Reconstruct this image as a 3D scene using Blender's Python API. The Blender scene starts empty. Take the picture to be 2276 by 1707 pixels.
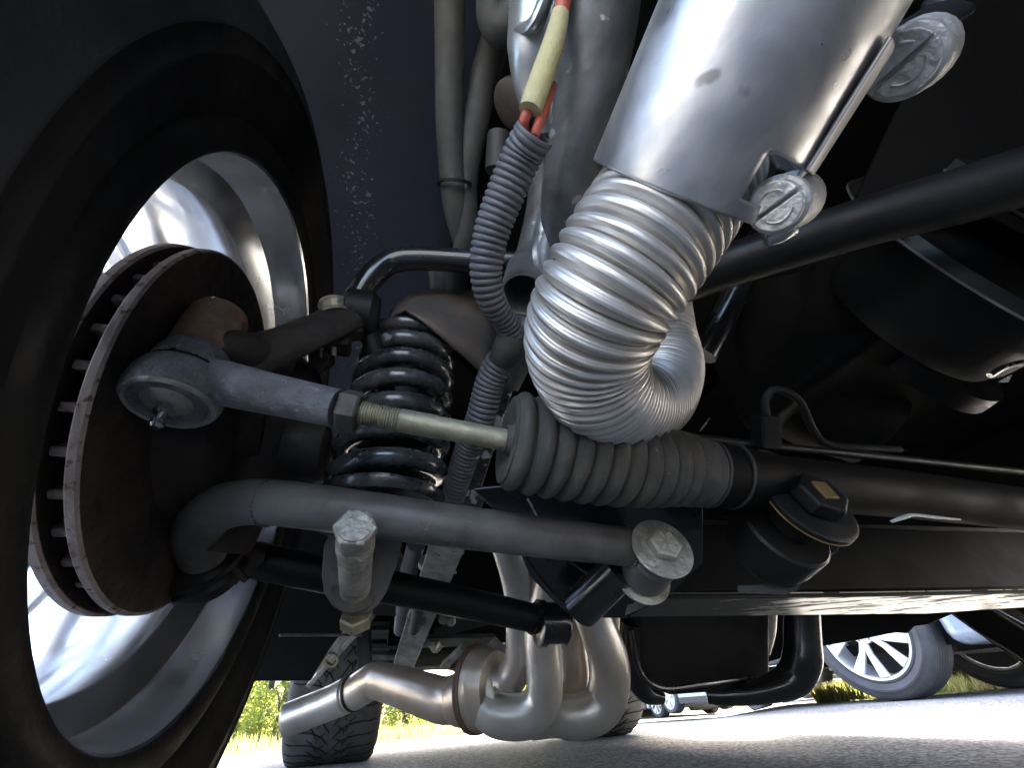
import bpy, math, random
from mathutils import Vector, Matrix
random.seed(7)
R_ = math.radians
scene = bpy.context.scene
COL = scene.collection
# ---------------------------------------------------------------- camera
FPX = 900.0
PITCH, ROLL = R_(38.85), R_(4.3)
CAMH = 0.115
_F = Vector((0, math.cos(PITCH), math.sin(PITCH)))
_u0 = Vector((0, -math.sin(PITCH), math.cos(PITCH)))
_r0 = Vector((1, 0, 0))
_R = _r0*math.cos(ROLL) - _u0*math.sin(ROLL)
_U = _r0*math.sin(ROLL) + _u0*math.cos(ROLL)
cd = bpy.data.cameras.new('camera'); cam = bpy.data.objects.new('camera', cd); COL.objects.link(cam)
cd.sensor_width = 36; cd.lens = 36*FPX/2276; cd.clip_start = 0.01; cd.clip_end = 500
M = Matrix((_R, _U, -_F)).transposed().to_4x4(); M.translation = Vector((0, 0, CAMH))
cam.matrix_world = M
scene.camera = cam
# ---------------------------------------------------------------- light
SUN_EL, SUN_AZ = 46, 22          # azimuth measured from +Y towards +X, degrees
world = bpy.data.worlds.new('World'); scene.world = world; world.use_nodes = True
wn = world.node_tree
sky = wn.nodes.new('ShaderNodeTexSky'); sky.sky_type = 'NISHITA'; sky.sun_disc = False
sky.sun_elevation = R_(SUN_EL); sky.sun_rotation = R_(SUN_AZ); sky.dust_density = 6.0; sky.ozone_density = 0; sky.air_density = .8
wn.links.new(sky.outputs[0], wn.nodes['Background'].inputs[0])
wn.nodes['Background'].inputs[1].default_value = 0.15
sd = bpy.data.lights.new('sun', 'SUN'); sun = bpy.data.objects.new('sun', sd); COL.objects.link(sun)
sd.energy = 4.0; sd.angle = R_(0.5); sd.color = (1, .93, .82)
tosun = Vector((math.sin(R_(SUN_AZ))*math.cos(R_(SUN_EL)), math.cos(R_(SUN_AZ))*math.cos(R_(SUN_EL)), math.sin(R_(SUN_EL))))
sun.rotation_euler = tosun.to_track_quat('Z', 'Y').to_euler()
vs = scene.view_settings
vs.view_transform = 'Standard'; vs.look = 'None'; vs.gamma = 1; vs.use_curve_mapping = False
vs.exposure = 4.05
scene.cycles.max_bounces = 10; scene.cycles.diffuse_bounces = 6; scene.cycles.glossy_bounces = 6
# ---------------------------------------------------------------- placement helpers
def P(px, py, z):
    "point seen at photo pixel (px,py), z metres deep"
    return Vector((0, 0, CAMH)) + (_F + _R*((px-1138)/FPX) - _U*((py-853.5)/FPX))*z
def ray(px, py): return _F + _R*((px-1138)/FPX) - _U*((py-853.5)/FPX)
def onplane(px, py, p0, n):
    o = Vector((0, 0, CAMH)); d = ray(px, py)
    return o + d*((p0-o).dot(n)/d.dot(n))
def onz(px, py, zz=0.0): return onplane(px, py, Vector((0, 0, zz)), Vector((0, 0, 1)))
YAW = 0.33
A = Vector((math.cos(YAW), math.sin(YAW), 0))     # car's lateral axis, to its other side
B = Vector((-math.sin(YAW), math.cos(YAW), 0))    # towards the car's rear
Z = Vector((0, 0, 1))
HUB = Vector((-.239, .30, .33))
AX = Vector((math.cos(YAW), math.sin(YAW), .016)).normalized()
def car(l, b, h): return Vector((HUB.x, HUB.y, 0)) + A*l + B*b + Z*h
# ---------------------------------------------------------------- materials
def mat(name, c1, c2=None, scale=8, rough=.5, rough2=None, metal=0, bump=0, bscale=60, coat=0,
        speck=None, speck_scale=90, speck_t=.68, spec=.5, detail=6, ramp=(.35, .65), distort=0.0, stretch=None, trans=0):
    m = bpy.data.materials.new(name); m.use_nodes = True
    nt = m.node_tree; N = nt.nodes; L = nt.links
    b = N['Principled BSDF']
    b.inputs['Metallic'].default_value = metal
    b.inputs['Specular IOR Level'].default_value = spec
    b.inputs['Coat Weight'].default_value = coat
    b.inputs['Coat Roughness'].default_value = .15
    tc = N.new('ShaderNodeTexCoord'); vec = tc.outputs['Object']
    if stretch:
        mp = N.new('ShaderNodeMapping'); mp.inputs['Scale'].default_value = stretch
        L.new(vec, mp.inputs[0]); vec = mp.outputs[0]
    no = N.new('ShaderNodeTexNoise'); no.inputs['Scale'].default_value = scale; no.inputs['Detail'].default_value = detail
    no.inputs['Roughness'].default_value = .62; no.inputs['Distortion'].default_value = distort
    L.new(vec, no.inputs['Vector'])
    rp = N.new('ShaderNodeMapRange'); rp.inputs[1].default_value = ramp[0]; rp.inputs[2].default_value = ramp[1]
    L.new(no.outputs['Fac'], rp.inputs[0])
    mx = N.new('ShaderNodeMix'); mx.data_type = 'RGBA'
    mx.inputs[6].default_value = (*c1, 1); mx.inputs[7].default_value = (*(c2 or [x*.6 for x in c1]), 1)
    L.new(rp.outputs[0], mx.inputs[0]); out = mx.outputs[2]
    if speck:
        n2 = N.new('ShaderNodeTexNoise'); n2.inputs['Scale'].default_value = speck_scale; n2.inputs['Detail'].default_value = 3
        L.new(vec, n2.inputs['Vector'])
        r2 = N.new('ShaderNodeMapRange'); r2.inputs[1].default_value = speck_t; r2.inputs[2].default_value = speck_t+.05
        L.new(n2.outputs['Fac'], r2.inputs[0])
        m2 = N.new('ShaderNodeMix'); m2.data_type = 'RGBA'; m2.inputs[7].default_value = (*speck, 1)
        L.new(r2.outputs[0], m2.inputs[0]); L.new(out, m2.inputs[6]); out = m2.outputs[2]
    L.new(out, b.inputs['Base Color'])
    rr = N.new('ShaderNodeMapRange'); rr.inputs[1].default_value = .3; rr.inputs[2].default_value = .7
    rr.inputs[3].default_value = rough; rr.inputs[4].default_value = rough2 if rough2 is not None else min(1, rough*1.35)
    n3 = N.new('ShaderNodeTexNoise'); n3.inputs['Scale'].default_value = scale*3.1; n3.inputs['Detail'].default_value = 4
    L.new(vec, n3.inputs['Vector']); L.new(n3.outputs['Fac'], rr.inputs[0]); L.new(rr.outputs[0], b.inputs['Roughness'])
    if bump:
        n4 = N.new('ShaderNodeTexNoise'); n4.inputs['Scale'].default_value = bscale; n4.inputs['Detail'].default_value = 5
        L.new(vec, n4.inputs['Vector'])
        bp = N.new('ShaderNodeBump'); bp.inputs['Strength'].default_value = bump; bp.inputs['Distance'].default_value = .004
        L.new(n4.outputs['Fac'], bp.inputs['Height']); L.new(bp.outputs[0], b.inputs['Normal'])
    return m
MT = {}
MT['tyre'] = mat('tyre_rubber', (.005, .005, .005), (.014, .013, .012), 9, .5, .8, spec=.22, bump=.15, bscale=160)
MT['tyre_dusty'] = mat('dusty_tread_rubber', (.085, .083, .08), (.05, .05, .05), 18, .8, .95, bump=.2, bscale=220)
MT['groove'] = mat('tread_groove', (.006, .006, .006), None, 20, .9)  # also paints the shade in the cap recess and conduit mouth
MT['barrel'] = mat('cast_aluminium', (.82, .83, .84), (.72, .73, .74), 7, .13, .28, metal=.93, bump=.04, bscale=35, ramp=(.2, .8))
MT['spoke'] = mat('polished_spoke', (.78, .79, .80), (.7, .71, .72), 9, .3, .4, metal=.5)
MT['castiron'] = mat('dark_cast_iron', (.020, .018, .016), (.048, .036, .028), 22, .5, .8, metal=.15, spec=.3, bump=.35, bscale=120)
MT['rotoredge'] = mat('rusty_rotor_edge', (.36, .31, .285), (.22, .18, .165), 40, .55, .8, metal=.35, bump=.3, bscale=260, speck=(.12, .07, .05), speck_scale=160, speck_t=.6)
MT['rust'] = mat('rusty_steel', (.28, .17, .10), (.12, .08, .06), 30, .6, .85, metal=.2, bump=.3, bscale=180)
MT['zinc'] = mat('grey_forged_steel', (.25, .255, .265), (.13, .13, .135), 45, .55, .75, metal=.35, bump=.5, bscale=420, speck=(.26, .28, .31), speck_scale=230, speck_t=.64)
MT['zincface'] = mat('greasy_cap', (.46, .46, .41), (.22, .225, .205), 60, .4, .7, metal=.45, bump=.4, bscale=260)
MT['passivated'] = mat('yellow_passivated_rod', (.42, .38, .26), (.27, .25, .19), 34, .42, .65, metal=.6, bump=.2, bscale=170, speck=(.16, .17, .15), speck_scale=50, speck_t=.6, distort=1)
MT['nutsteel'] = mat('dull_nut_steel', (.15, .13, .115), (.09, .08, .07), 45, .5, .75, metal=.5, bump=.25, bscale=200)
MT['boltsteel'] = mat('weathered_bolt_steel', (.50, .49, .43), (.30, .29, .25), 75, .42, .7, metal=.6, bump=.45, bscale=240, speck=(.15, .14, .12), speck_scale=160, speck_t=.66)
MT['chrome'] = mat('chromed_steel', (.55, .56, .57), (.4, .4, .4), 30, .16, .3, metal=.95)
MT['rubberboot'] = mat('dusty_rubber_boot', (.085, .079, .064), (.042, .040, .036), 20, .68, .9, bump=.25, bscale=220, speck=(.16, .16, .14), speck_scale=260, speck_t=.7)
MT['satinblack'] = mat('satin_black_paint', (.006, .006, .006), (.013, .0125, .012), 12, .38, .6, bump=.06, bscale=120, spec=.28)
MT['glossblack'] = mat('gloss_black_paint', (.01, .01, .011), (.018, .018, .018), 14, .16, .3, coat=.6, bump=.05, bscale=60)
MT['coilblack'] = mat('wet_black_spring_paint', (.016, .017, .017), (.075, .078, .076), 26, .12, .42, coat=.8, bump=.15, bscale=90, detail=8, speck=(.25, .26, .25), speck_scale=70, speck_t=.68)
MT['greytube'] = mat('dusty_black_tube', (.16, .16, .16), (.065, .058, .050), 11, .36, .62, bump=.14, bscale=150, speck=(.15, .145, .135), speck_scale=120, speck_t=.70, distort=.6)
MT['dulltube'] = mat('scuffed_grey_tube', (.14, .145, .15), (.06, .06, .062), 12, .4, .7, metal=.25, bump=.2, bscale=90, speck=(.32, .32, .32), speck_scale=60, speck_t=.66, distort=1.5)
MT['rubberhose'] = mat('black_rubber_hose', (.03, .031, .029), (.05, .052, .048), 20, .55, .8, bump=.1, bscale=90, speck=(.15, .17, .16), speck_scale=120, speck_t=.74)
MT['conduit'] = mat('grey_split_loom', (.13, .135, .15), (.09, .094, .104), 24, .38, .6, bump=.05, bscale=200, speck=(.16, .16, .17), speck_scale=200, speck_t=.7)
MT['wire'] = mat('red_wire', (.55, .12, .07), (.42, .09, .06), 20, .4)
MT['sleeve'] = mat('yellow_fibreglass_sleeve', (.55, .50, .24), (.45, .42, .26), 40, .6, .8, bump=.3, bscale=300)
MT['silvertank'] = mat('silver_foil_can', (.62, .66, .68), (.5, .54, .56), 14, .25, .45, metal=.8, bump=.4, bscale=25)
MT['aluduct'] = mat('brushed_aluminium_duct', (.64, .635, .62), (.40, .39, .385), 17, .26, .52, metal=.85, bump=.16, bscale=30, speck=(.27, .26, .25), speck_scale=46, speck_t=.62, distort=1.0, detail=9)
MT['hose'] = mat('ribbed_metal_hose', (.68, .645, .60), (.50, .47, .43), 24, .32, .50, metal=.75)
MT['clampcast'] = mat('cast_clamp_screw', (.62, .61, .58), (.5, .49, .47), 60, .42, .6, metal=.55, bump=.5, bscale=160)
MT['ceramic'] = mat('ceramic_coated_header', (.68, .66, .62), (.54, .49, .43), 11, .28, .42, metal=.7, bump=.06, bscale=50)
MT['ceramic_tan'] = mat('heat_tinted_header', (.76, .68, .58), (.55, .43, .32), 8, .28, .42, metal=.7, bump=.06, bscale=60)
MT['tank'] = mat('brown_gasket', (.17, .11, .08), (.1, .07, .05), 30, .5, .7, metal=.3)
MT['white'] = mat('white_bolt_flange', (.75, .73, .65), (.6, .58, .5), 40, .5)
MT['navy'] = mat('navy_gelcoat_panel', (.020, .025, .038), (.026, .031, .044), 3, .42, .6, bump=.08, bscale=40)
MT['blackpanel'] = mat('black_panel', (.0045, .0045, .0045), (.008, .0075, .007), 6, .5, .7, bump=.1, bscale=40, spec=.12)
MT['rail'] = mat('grey_chassis_rail', (.32, .325, .31), (.13, .132, .13), 20, .45, .65, metal=.35, bump=.15, bscale=70, speck=(.06, .06, .06), speck_scale=55, speck_t=.64)
MT['darkrail'] = mat('dark_chassis_rail', (.06, .06, .062), (.04, .04, .04), 15, .5, .7, metal=.2, bump=.15, bscale=80)
MT['copper'] = mat('brass_bolt', (.42, .27, .12), (.3, .2, .09), 40, .4, metal=.6)
MT['bracket'] = mat('rusty_brown_bracket', (.17, .13, .10), (.09, .085, .082), 14, .45, .62, metal=.25, bump=.08, bscale=130)
# peeling paint on the crossmember's underside
def chipped():
    m = mat('chipped_crossmember_paint', (.10, .10, .085), (.06, .058, .05), 30, .5, .7, bump=.3, bscale=120)
    nt = m.node_tree; N = nt.nodes; L = nt.links; b = N['Principled BSDF']
    tc = N.new('ShaderNodeTexCoord'); mp = N.new('ShaderNodeMapping'); mp.inputs['Scale'].default_value = (6, 26, 10); mp.inputs['Rotation'].default_value = (0, 0, R_(-8))
    L.new(tc.outputs['Object'], mp.inputs[0])
    n = N.new('ShaderNodeTexNoise'); n.inputs['Scale'].default_value = 2.3; n.inputs['Detail'].default_value = 7; n.inputs['Roughness'].default_value = .6; n.inputs['Distortion'].default_value = .6
    L.new(mp.outputs[0], n.inputs['Vector'])
    r = N.new('ShaderNodeMapRange'); r.inputs[1].default_value = .485; r.inputs[2].default_value = .50
    # bare primer grows towards the far end of the beam
    sx = N.new('ShaderNodeSeparateXYZ'); L.new(tc.outputs['Object'], sx.inputs[0])
    g = N.new('ShaderNodeMapRange'); g.inputs[1].default_value = -.04; g.inputs[2].default_value = .03; g.inputs[3].default_value = -.15; g.inputs[4].default_value = .045
    L.new(sx.outputs[0], g.inputs[0])
    ad = N.new('ShaderNodeMath'); L.new(n.outputs['Fac'], ad.inputs[0]); L.new(g.outputs[0], ad.inputs[1]); L.new(ad.outputs[0], r.inputs[0])
    mx = N.new('ShaderNodeMix'); mx.data_type = 'RGBA'; mx.inputs[7].default_value = (.78, .77, .70, 1)
    old = b.inputs['Base Color'].links[0].from_socket
    L.new(old, mx.inputs[6]); L.new(r.outputs[0], mx.inputs[0]); L.new(mx.outputs[2], b.inputs['Base Color'])
    mm = N.new('ShaderNodeMath'); mm.operation = 'MULTIPLY'; mm.inputs[1].default_value = .8; L.new(r.outputs[0], mm.inputs[0]); L.new(mm.outputs[0], b.inputs['Metallic'])
    rg = N.new('ShaderNodeMapRange'); rg.inputs[3].default_value = .6; rg.inputs[4].default_value = .3; L.new(r.outputs[0], rg.inputs[0]); L.new(rg.outputs[0], b.inputs['Roughness'])
    bp = N.new('ShaderNodeBump'); bp.inputs['Strength'].default_value = .8; bp.inputs['Distance'].default_value = .002; bp.invert = True
    L.new(r.outputs[0], bp.inputs['Height']); L.new(bp.outputs[0], b.inputs['Normal'])
    return m
MT['chipped'] = chipped()
MT['chiprail'] = mat('chipped_gloss_rail', (.02, .02, .021), (.07, .07, .072), 20, .2, .5, coat=.4, bump=.4, bscale=70, speck=(.6, .61, .62), speck_scale=60, speck_t=.53)
NAVY_OFF = .068
def navy_specks():
    m = mat('navy_gelcoat_with_overspray', (.022, .030, .055), (.032, .042, .072), 3, .42, .6, bump=.08, bscale=40)
    nt = m.node_tree; N = nt.nodes; L = nt.links; b = N['Principled BSDF']
    tc = N.new('ShaderNodeTexCoord')
    mp = N.new('ShaderNodeMapping'); mp.inputs['Scale'].default_value = (1, 1, .45); L.new(tc.outputs['Object'], mp.inputs[0])
    n = N.new('ShaderNodeTexNoise'); n.inputs['Scale'].default_value = 150; n.inputs['Detail'].default_value = 4; n.inputs['Distortion'].default_value = .5
    L.new(mp.outputs[0], n.inputs['Vector'])
    d = N.new('ShaderNodeVectorMath'); d.operation = 'DOT_PRODUCT'; d.inputs[1].default_value = A; L.new(tc.outputs['Object'], d.inputs[0])
    n5 = N.new('ShaderNodeTexNoise'); n5.inputs['Scale'].default_value = 9; L.new(tc.outputs['Object'], n5.inputs['Vector'])
    m5 = N.new('ShaderNodeMath'); m5.operation = 'MULTIPLY_ADD'; m5.inputs[1].default_value = .05; L.new(n5.outputs['Fac'], m5.inputs[0]); L.new(d.outputs['Value'], m5.inputs[2])
    a = N.new('ShaderNodeMath'); a.operation = 'SUBTRACT'; a.inputs[1].default_value = NAVY_OFF; L.new(m5.outputs[0], a.inputs[0])
    ab = N.new('ShaderNodeMath'); ab.operation = 'ABSOLUTE'; L.new(a.outputs[0], ab.inputs[0])
    band = N.new('ShaderNodeMapRange'); band.inputs[1].default_value = .005; band.inputs[2].default_value = .085; band.inputs[3].default_value = .03; band.inputs[4].default_value = -.2
    L.new(ab.outputs[0], band.inputs[0])
    sm = N.new('ShaderNodeMath'); L.new(n.outputs['Fac'], sm.inputs[0]); L.new(band.outputs[0], sm.inputs[1])
    r = N.new('ShaderNodeMapRange'); r.inputs[1].default_value = .62; r.inputs[2].default_value = .66; L.new(sm.outputs[0], r.inputs[0])
    mx = N.new('ShaderNodeMix'); mx.data_type = 'RGBA'; mx.inputs[7].default_value = (.19, .22, .26, 1)
    old = b.inputs['Base Color'].links[0].from_socket
    L.new(old, mx.inputs[6]); L.new(r.outputs[0], mx.inputs[0]); L.new(mx.outputs[2], b.inputs['Base Color'])
    return m
MT['navyspeck'] = navy_specks()
# ---------------------------------------------------------------- mesh builder
def catmull(pts, rad, n):
    p = [Vector(q) for q in pts]
    if len(p) == 2:
        return [p[0].lerp(p[1], i/n) for i in range(n+1)], [rad[0]+(rad[1]-rad[0])*i/n for i in range(n+1)]
    e = [p[0]*2-p[1]] + p + [p[-1]*2-p[-2]]; er = [rad[0]] + list(rad) + [rad[-1]]
    dense, dr = [], []
    K = 24
    for i in range(len(p)-1):
        a, b, c, d = e[i:i+4]; ra, rb, rc, rd = er[i:i+4]
        for k in range(K):
            t = k/K; t2 = t*t; t3 = t2*t
            w = (-.5*t+t2-.5*t3, 1-2.5*t2+1.5*t3, .5*t+2*t2-1.5*t3, -.5*t2+.5*t3)
            dense.append(a*w[0]+b*w[1]+c*w[2]+d*w[3]); dr.append(rb+(rc-rb)*t)
    dense.append(p[-1]); dr.append(rad[-1])
    acc = [0]
    for i in range(1, len(dense)): acc.append(acc[-1]+(dense[i]-dense[i-1]).length)
    out, ro, j = [], [], 0
    for i in range(n+1):
        s = acc[-1]*i/n
        while j < len(acc)-2 and acc[j+1] < s: j += 1
        t = (s-acc[j])/max(1e-9, acc[j+1]-acc[j]); out.append(dense[j].lerp(dense[j+1], t)); ro.append(dr[j]+(dr[j+1]-dr[j])*t)
    return out, ro
class MB:
    def __init__(s): s.v = []; s.f = []
    def ring_sweep(s, path, rads, seg, cap=True, ell=(1, 1), up=None, a0=0, a1=2*math.pi, closed_ring=True, twist=0):
        n = len(path); base = len(s.v)
        t = (path[1]-path[0]).normalized()
        u = up if up is not None else (Vector((0, 0, 1)) if abs(t.z) < .9 else Vector((1, 0, 0)))
        u = (u - t*u.dot(t)).normalized()
        for i in range(n):
            t2 = (path[min(i+1, n-1)]-path[max(i-1, 0)])
            if t2.length > 1e-9: t2 = t2.normalized()
            else: t2 = t
            u = (u - t2*u.dot(t2)).normalized(); w = t2.cross(u); t = t2
            m = seg if closed_ring else seg+1
            for k in range(m):
                a = a0+(a1-a0)*k/seg+twist
                s.v.append(path[i] + (u*math.cos(a)*ell[0] + w*math.sin(a)*ell[1])*rads[i])
        m = seg if closed_ring else seg+1
        for i in range(n-1):
            for k in range(seg):
                k2 = (k+1) % m if closed_ring else k+1
                s.f.append((base+i*m+k, base+i*m+k2, base+(i+1)*m+k2, base+(i+1)*m+k))
        if cap and closed_ring:
            s.f.append(tuple(base+k for k in reversed(range(m)))); s.f.append(tuple(base+(n-1)*m+k for k in range(m)))
        return s
    def tube(s, pts, r, n=40, seg=24, cap=True, ell=(1, 1), up=None, prof=None):
        rad = r if isinstance(r, (list, tuple)) else [r]*len(pts)
        path, ro = catmull(pts, rad, n)
        if prof:
            acc = 0; L = [0]
            for i in range(1, len(path)): acc += (path[i]-path[i-1]).length; L.append(acc)
            ro = [prof(L[i], L[-1], ro[i]) for i in range(len(path))]
        return s.ring_sweep(path, ro, seg, cap, ell, up)
    def lathe(s, c, ax, prof, seg=48, cap=True, rot=0, ring=False):
        ax = Vector(ax).normalized()
        u = Vector((0, 0, 1)) if abs(ax.z) < .9 else Vector((0, 1, 0))
        u = (u-ax*u.dot(ax)).normalized(); w = ax.cross(u); base = len(s.v); n = len(prof)
        for t, r in prof:
            for k in range(seg):
                a = 2*math.pi*k/seg+rot; s.v.append(c+ax*t+(u*math.cos(a)+w*math.sin(a))*r)
        for i in range(n if ring else n-1):
            i2 = (i+1) % n
            for k in range(seg):
                k2 = (k+1) % seg; s.f.append((base+i*seg+k, base+i*seg+k2, base+i2*seg+k2, base+i2*seg+k))
        if cap and not ring:
            s.f.append(tuple(base+k for k in reversed(range(seg)))); s.f.append(tuple(base+(n-1)*seg+k for k in range(seg)))
        return s
    def hexa(s, c, ax, r, h, rot=0):
        return s.lathe(c, ax, [(0, r*.9), (h*.12, r), (h*.88, r), (h, r*.88)], 6, rot=rot)
    def beam(s, p0, p1, w, h, up=Vector((0, 0, 1)), w1=None, h1=None):
        d = (p1-p0).normalized(); u = (up-d*up.dot(d)).normalized(); r = d.cross(u); b = len(s.v)
        for p, ww, hh in ((p0, w, h), (p1, w1 or w, h1 or h)):
            for a, c in ((-1, -1), (1, -1), (1, 1), (-1, 1)): s.v.append(p + r*(a*ww/2) + u*(c*hh/2))
        s.f += [(b, b+3, b+2, b+1), (b+4, b+5, b+6, b+7)] + [(b+k, b+(k+1) % 4, b+4+(k+1) % 4, b+4+k) for k in range(4)]
        return s
    def box(s, c, ax, ay, az):
        b = len(s.v)
        for sz in (-1, 1):
            for sx, sy in ((-1, -1), (1, -1), (1, 1), (-1, 1)): s.v.append(c+ax*(sx*.5)+ay*(sy*.5)+az*(sz*.5))
        s.f += [(b, b+3, b+2, b+1), (b+4, b+5, b+6, b+7)] + [(b+k, b+(k+1) % 4, b+4+(k+1) % 4, b+4+k) for k in range(4)]
        return s
    def plate(s, pts, th, nrm=None):
        pts = [Vector(p) for p in pts]; n = len(pts); b = len(s.v)
        if nrm is None:
            nrm = Vector((0, 0, 0)); c = sum(pts, Vector())/n
            for i in range(n): nrm += (pts[i]-c).cross(pts[(i+1) % n]-c)
            nrm.normalize()
        s.v += [p+nrm*(th/2) for p in pts] + [p-nrm*(th/2) for p in pts]
        s.f.append(tuple(range(b, b+n))); s.f.append(tuple(reversed(range(b+n, b+2*n))))
        s.f += [(b+i, b+n+i, b+n+(i+1) % n, b+(i+1) % n) for i in range(n)]
        return s
    def build(s, name, m, parent=None, sharp=35, bevel=0, flat=False, solid=0):
        me = bpy.data.meshes.new(name)
        root = parent
        while root is not None and root.parent is not None: root = root.parent
        if root is not None: org = root.location.copy()
        else:
            org = sum(s.v, Vector())/len(s.v); org.z = min(v.z for v in s.v)
        me.from_pydata([v-org for v in s.v], [], s.f); me.update()
        o = bpy.data.objects.new(name, me); COL.objects.link(o)
        if parent is not None: o.parent = parent
        else: o.location = org
        me.materials.append(MT[m] if isinstance(m, str) else m)
        import bmesh
        bm = bmesh.new(); bm.from_mesh(me); bmesh.ops.recalc_face_normals(bm, faces=bm.faces); bm.to_mesh(me); bm.free()
        if not flat:
            me.polygons.foreach_set('use_smooth', [True]*len(me.polygons)); me.set_sharp_from_angle(angle=R_(sharp))
        if solid:
            md = o.modifiers.new('thickness', 'SOLIDIFY'); md.thickness = solid; md.offset = 0
        if bevel:
            md = o.modifiers.new('bevel', 'BEVEL'); md.width = bevel; md.segments = 3; md.limit_method = 'ANGLE'; md.angle_limit = R_(30); md.harden_normals = True
        return o
def thing(name, loc, label, cat, group=None):
    o = bpy.data.objects.new(name, None); COL.objects.link(o); o.location = loc; o.empty_display_size = .02
    tag(o, label, cat, group); bpy.context.view_layer.update(); return o
def tag(o, label, cat=None, group=None, kind=None):
    if label: o['label'] = label
    if cat: o['category'] = cat
    if group: o['group'] = group
    if kind: o['kind'] = kind
    return o
def structure(name, mb, m, **k):
    o = mb.build(name, m, **k); o['kind'] = 'structure'; return o
#@@ENV
# ================================================================ setting
def sstep(t): t = max(0, min(1, t)); return t*t*(3-2*t)
def terrain(x, y):
    D = math.hypot(x, y)
    k = .0233 if x < 1 else max(0, .0233*(1-(x-1)/1.5))
    if x > 1 and y > 0 and x < .50*y: k = .0233*sstep((.5*y-x)/1.0)
    return -max(0, D-3)*k + .030*sstep((x-1.2)/.8)*sstep((y-1.6)/.9)*sstep((5-y)/1.5)*sstep((x-.42*y)*2)
def asphalt_mat():
    m = bpy.data.materials.new('worn_asphalt'); m.use_nodes = True; nt = m.node_tree; N = nt.nodes; L = nt.links; b = N['Principled BSDF']
    tc = N.new('ShaderNodeTexCoord')
    v = N.new('ShaderNodeTexVoronoi'); v.inputs['Scale'].default_value = 150; v.inputs['Randomness'].default_value = 1; L.new(tc.outputs['Object'], v.inputs['Vector'])
    n = N.new('ShaderNodeTexNoise'); n.inputs['Scale'].default_value = 70; n.inputs['Detail'].default_value = 8; n.inputs['Roughness'].default_value = .7; L.new(tc.outputs['Object'], n.inputs['Vector'])
    big = N.new('ShaderNodeTexNoise'); big.inputs['Scale'].default_value = 1.6; big.inputs['Detail'].default_value = 6; L.new(tc.outputs['Object'], big.inputs['Vector'])
    cr = N.new('ShaderNodeValToRGB'); e = cr.color_ramp.elements; e[0].position = .3; e[0].color = (.07, .069, .066, 1); e[1].position = .75; e[1].color = (.40, .39, .365, 1)
    e2 = cr.color_ramp.elements.new(.52); e2.color = (.18, .176, .166, 1)
    mixf = N.new('ShaderNodeMix'); mixf.inputs[0].default_value = .5; L.new(n.outputs['Fac'], mixf.inputs[2]); 
    sep = N.new('ShaderNodeSeparateColor'); L.new(v.outputs['Color'], sep.inputs[0]); L.new(sep.outputs[0], mixf.inputs[3])
    L.new(mixf.outputs[0], cr.inputs[0])
    mb = N.new('ShaderNodeMix'); mb.data_type = 'RGBA'; mb.blend_type = 'MULTIPLY'; mb.inputs[0].default_value = .6
    r2 = N.new('ShaderNodeMapRange'); r2.inputs[1].default_value = .35; r2.inputs[2].default_value = .65; r2.inputs[3].default_value = .65; r2.inputs[4].default_value = 1.15; L.new(big.outputs['Fac'], r2.inputs[0])
    L.new(cr.outputs[0], mb.inputs[6]); L.new(r2.outputs[0], mb.inputs[7]); L.new(mb.outputs[2], b.inputs['Base Color'])
    b.inputs['Roughness'].default_value = .8
    bp = N.new('ShaderNodeBump'); bp.inputs['Strength'].default_value = .5; bp.inputs['Distance'].default_value = .005; L.new(mixf.outputs[0], bp.inputs['Height']); L.new(bp.outputs[0], b.inputs['Normal'])
    return m
MT['asphalt'] = asphalt_mat()
MT['soil'] = mat('grassy_soil', (.085, .11, .03), (.12, .095, .05), 3, .9, bump=.5, bscale=14)
g = MB(); xs = [-60, -30, -15, -10] + [-8+.3*i for i in range(60)] + [11, 13, 16, 25, 60]
ys = [-20, -5, -1] + [.3*i for i in range(56)] + [18, 22, 30, 45, 120]
for y in ys:
    for x in xs: g.v.append(Vector((x, y, terrain(x, y))))
for j in range(len(ys)-1):
    for i in range(len(xs)-1):
        a = j*len(xs)+i; g.f.append((a, a+1, a+1+len(xs), a+len(xs)))
structure('car_park_ground', g, 'asphalt')
# grass bank behind the car park
def bank_edge(x):
    if x < -3: return 5.2 + (x+3)*-.1
    if x < 0: return 5.2+(x+3)*1.6
    if x < 1.4: return 10.0+x*2
    if x < 2.2: return 12.8-(x-1.4)*9.4
    return 5.3
def bank_d(x, y):
    "distance inside the verge, and its slope"
    a = y-bank_edge(x) if x < 1.4 else y-14.0
    b = min(y-4.9, (x-.525*y)*.8)
    return (b, .17) if b > a else (a, .02)
def bank_h(x, y):
    d, sl_ = bank_d(x, y)
    return terrain(x, y) + (.012+min(d, 5)*sl_ if d > 0 else -.06)
g = MB(); xs2 = [-60, -40, -25, -15] + [-11+.3*i for i in range(100)] + [22, 30, 60]
ys2 = [4.4+.25*i for i in range(52)] + [19, 25, 40, 120]
for y in ys2:
    for x in xs2: g.v.append(Vector((x, y, bank_h(x, y))))
for j in range(len(ys2)-1):
    for i in range(len(xs2)-1):
        a = j*len(xs2)+i; g.f.append((a, a+1, a+1+len(xs2), a+len(xs2)))
structure('grass_verge_ground', g, 'soil')
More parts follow.
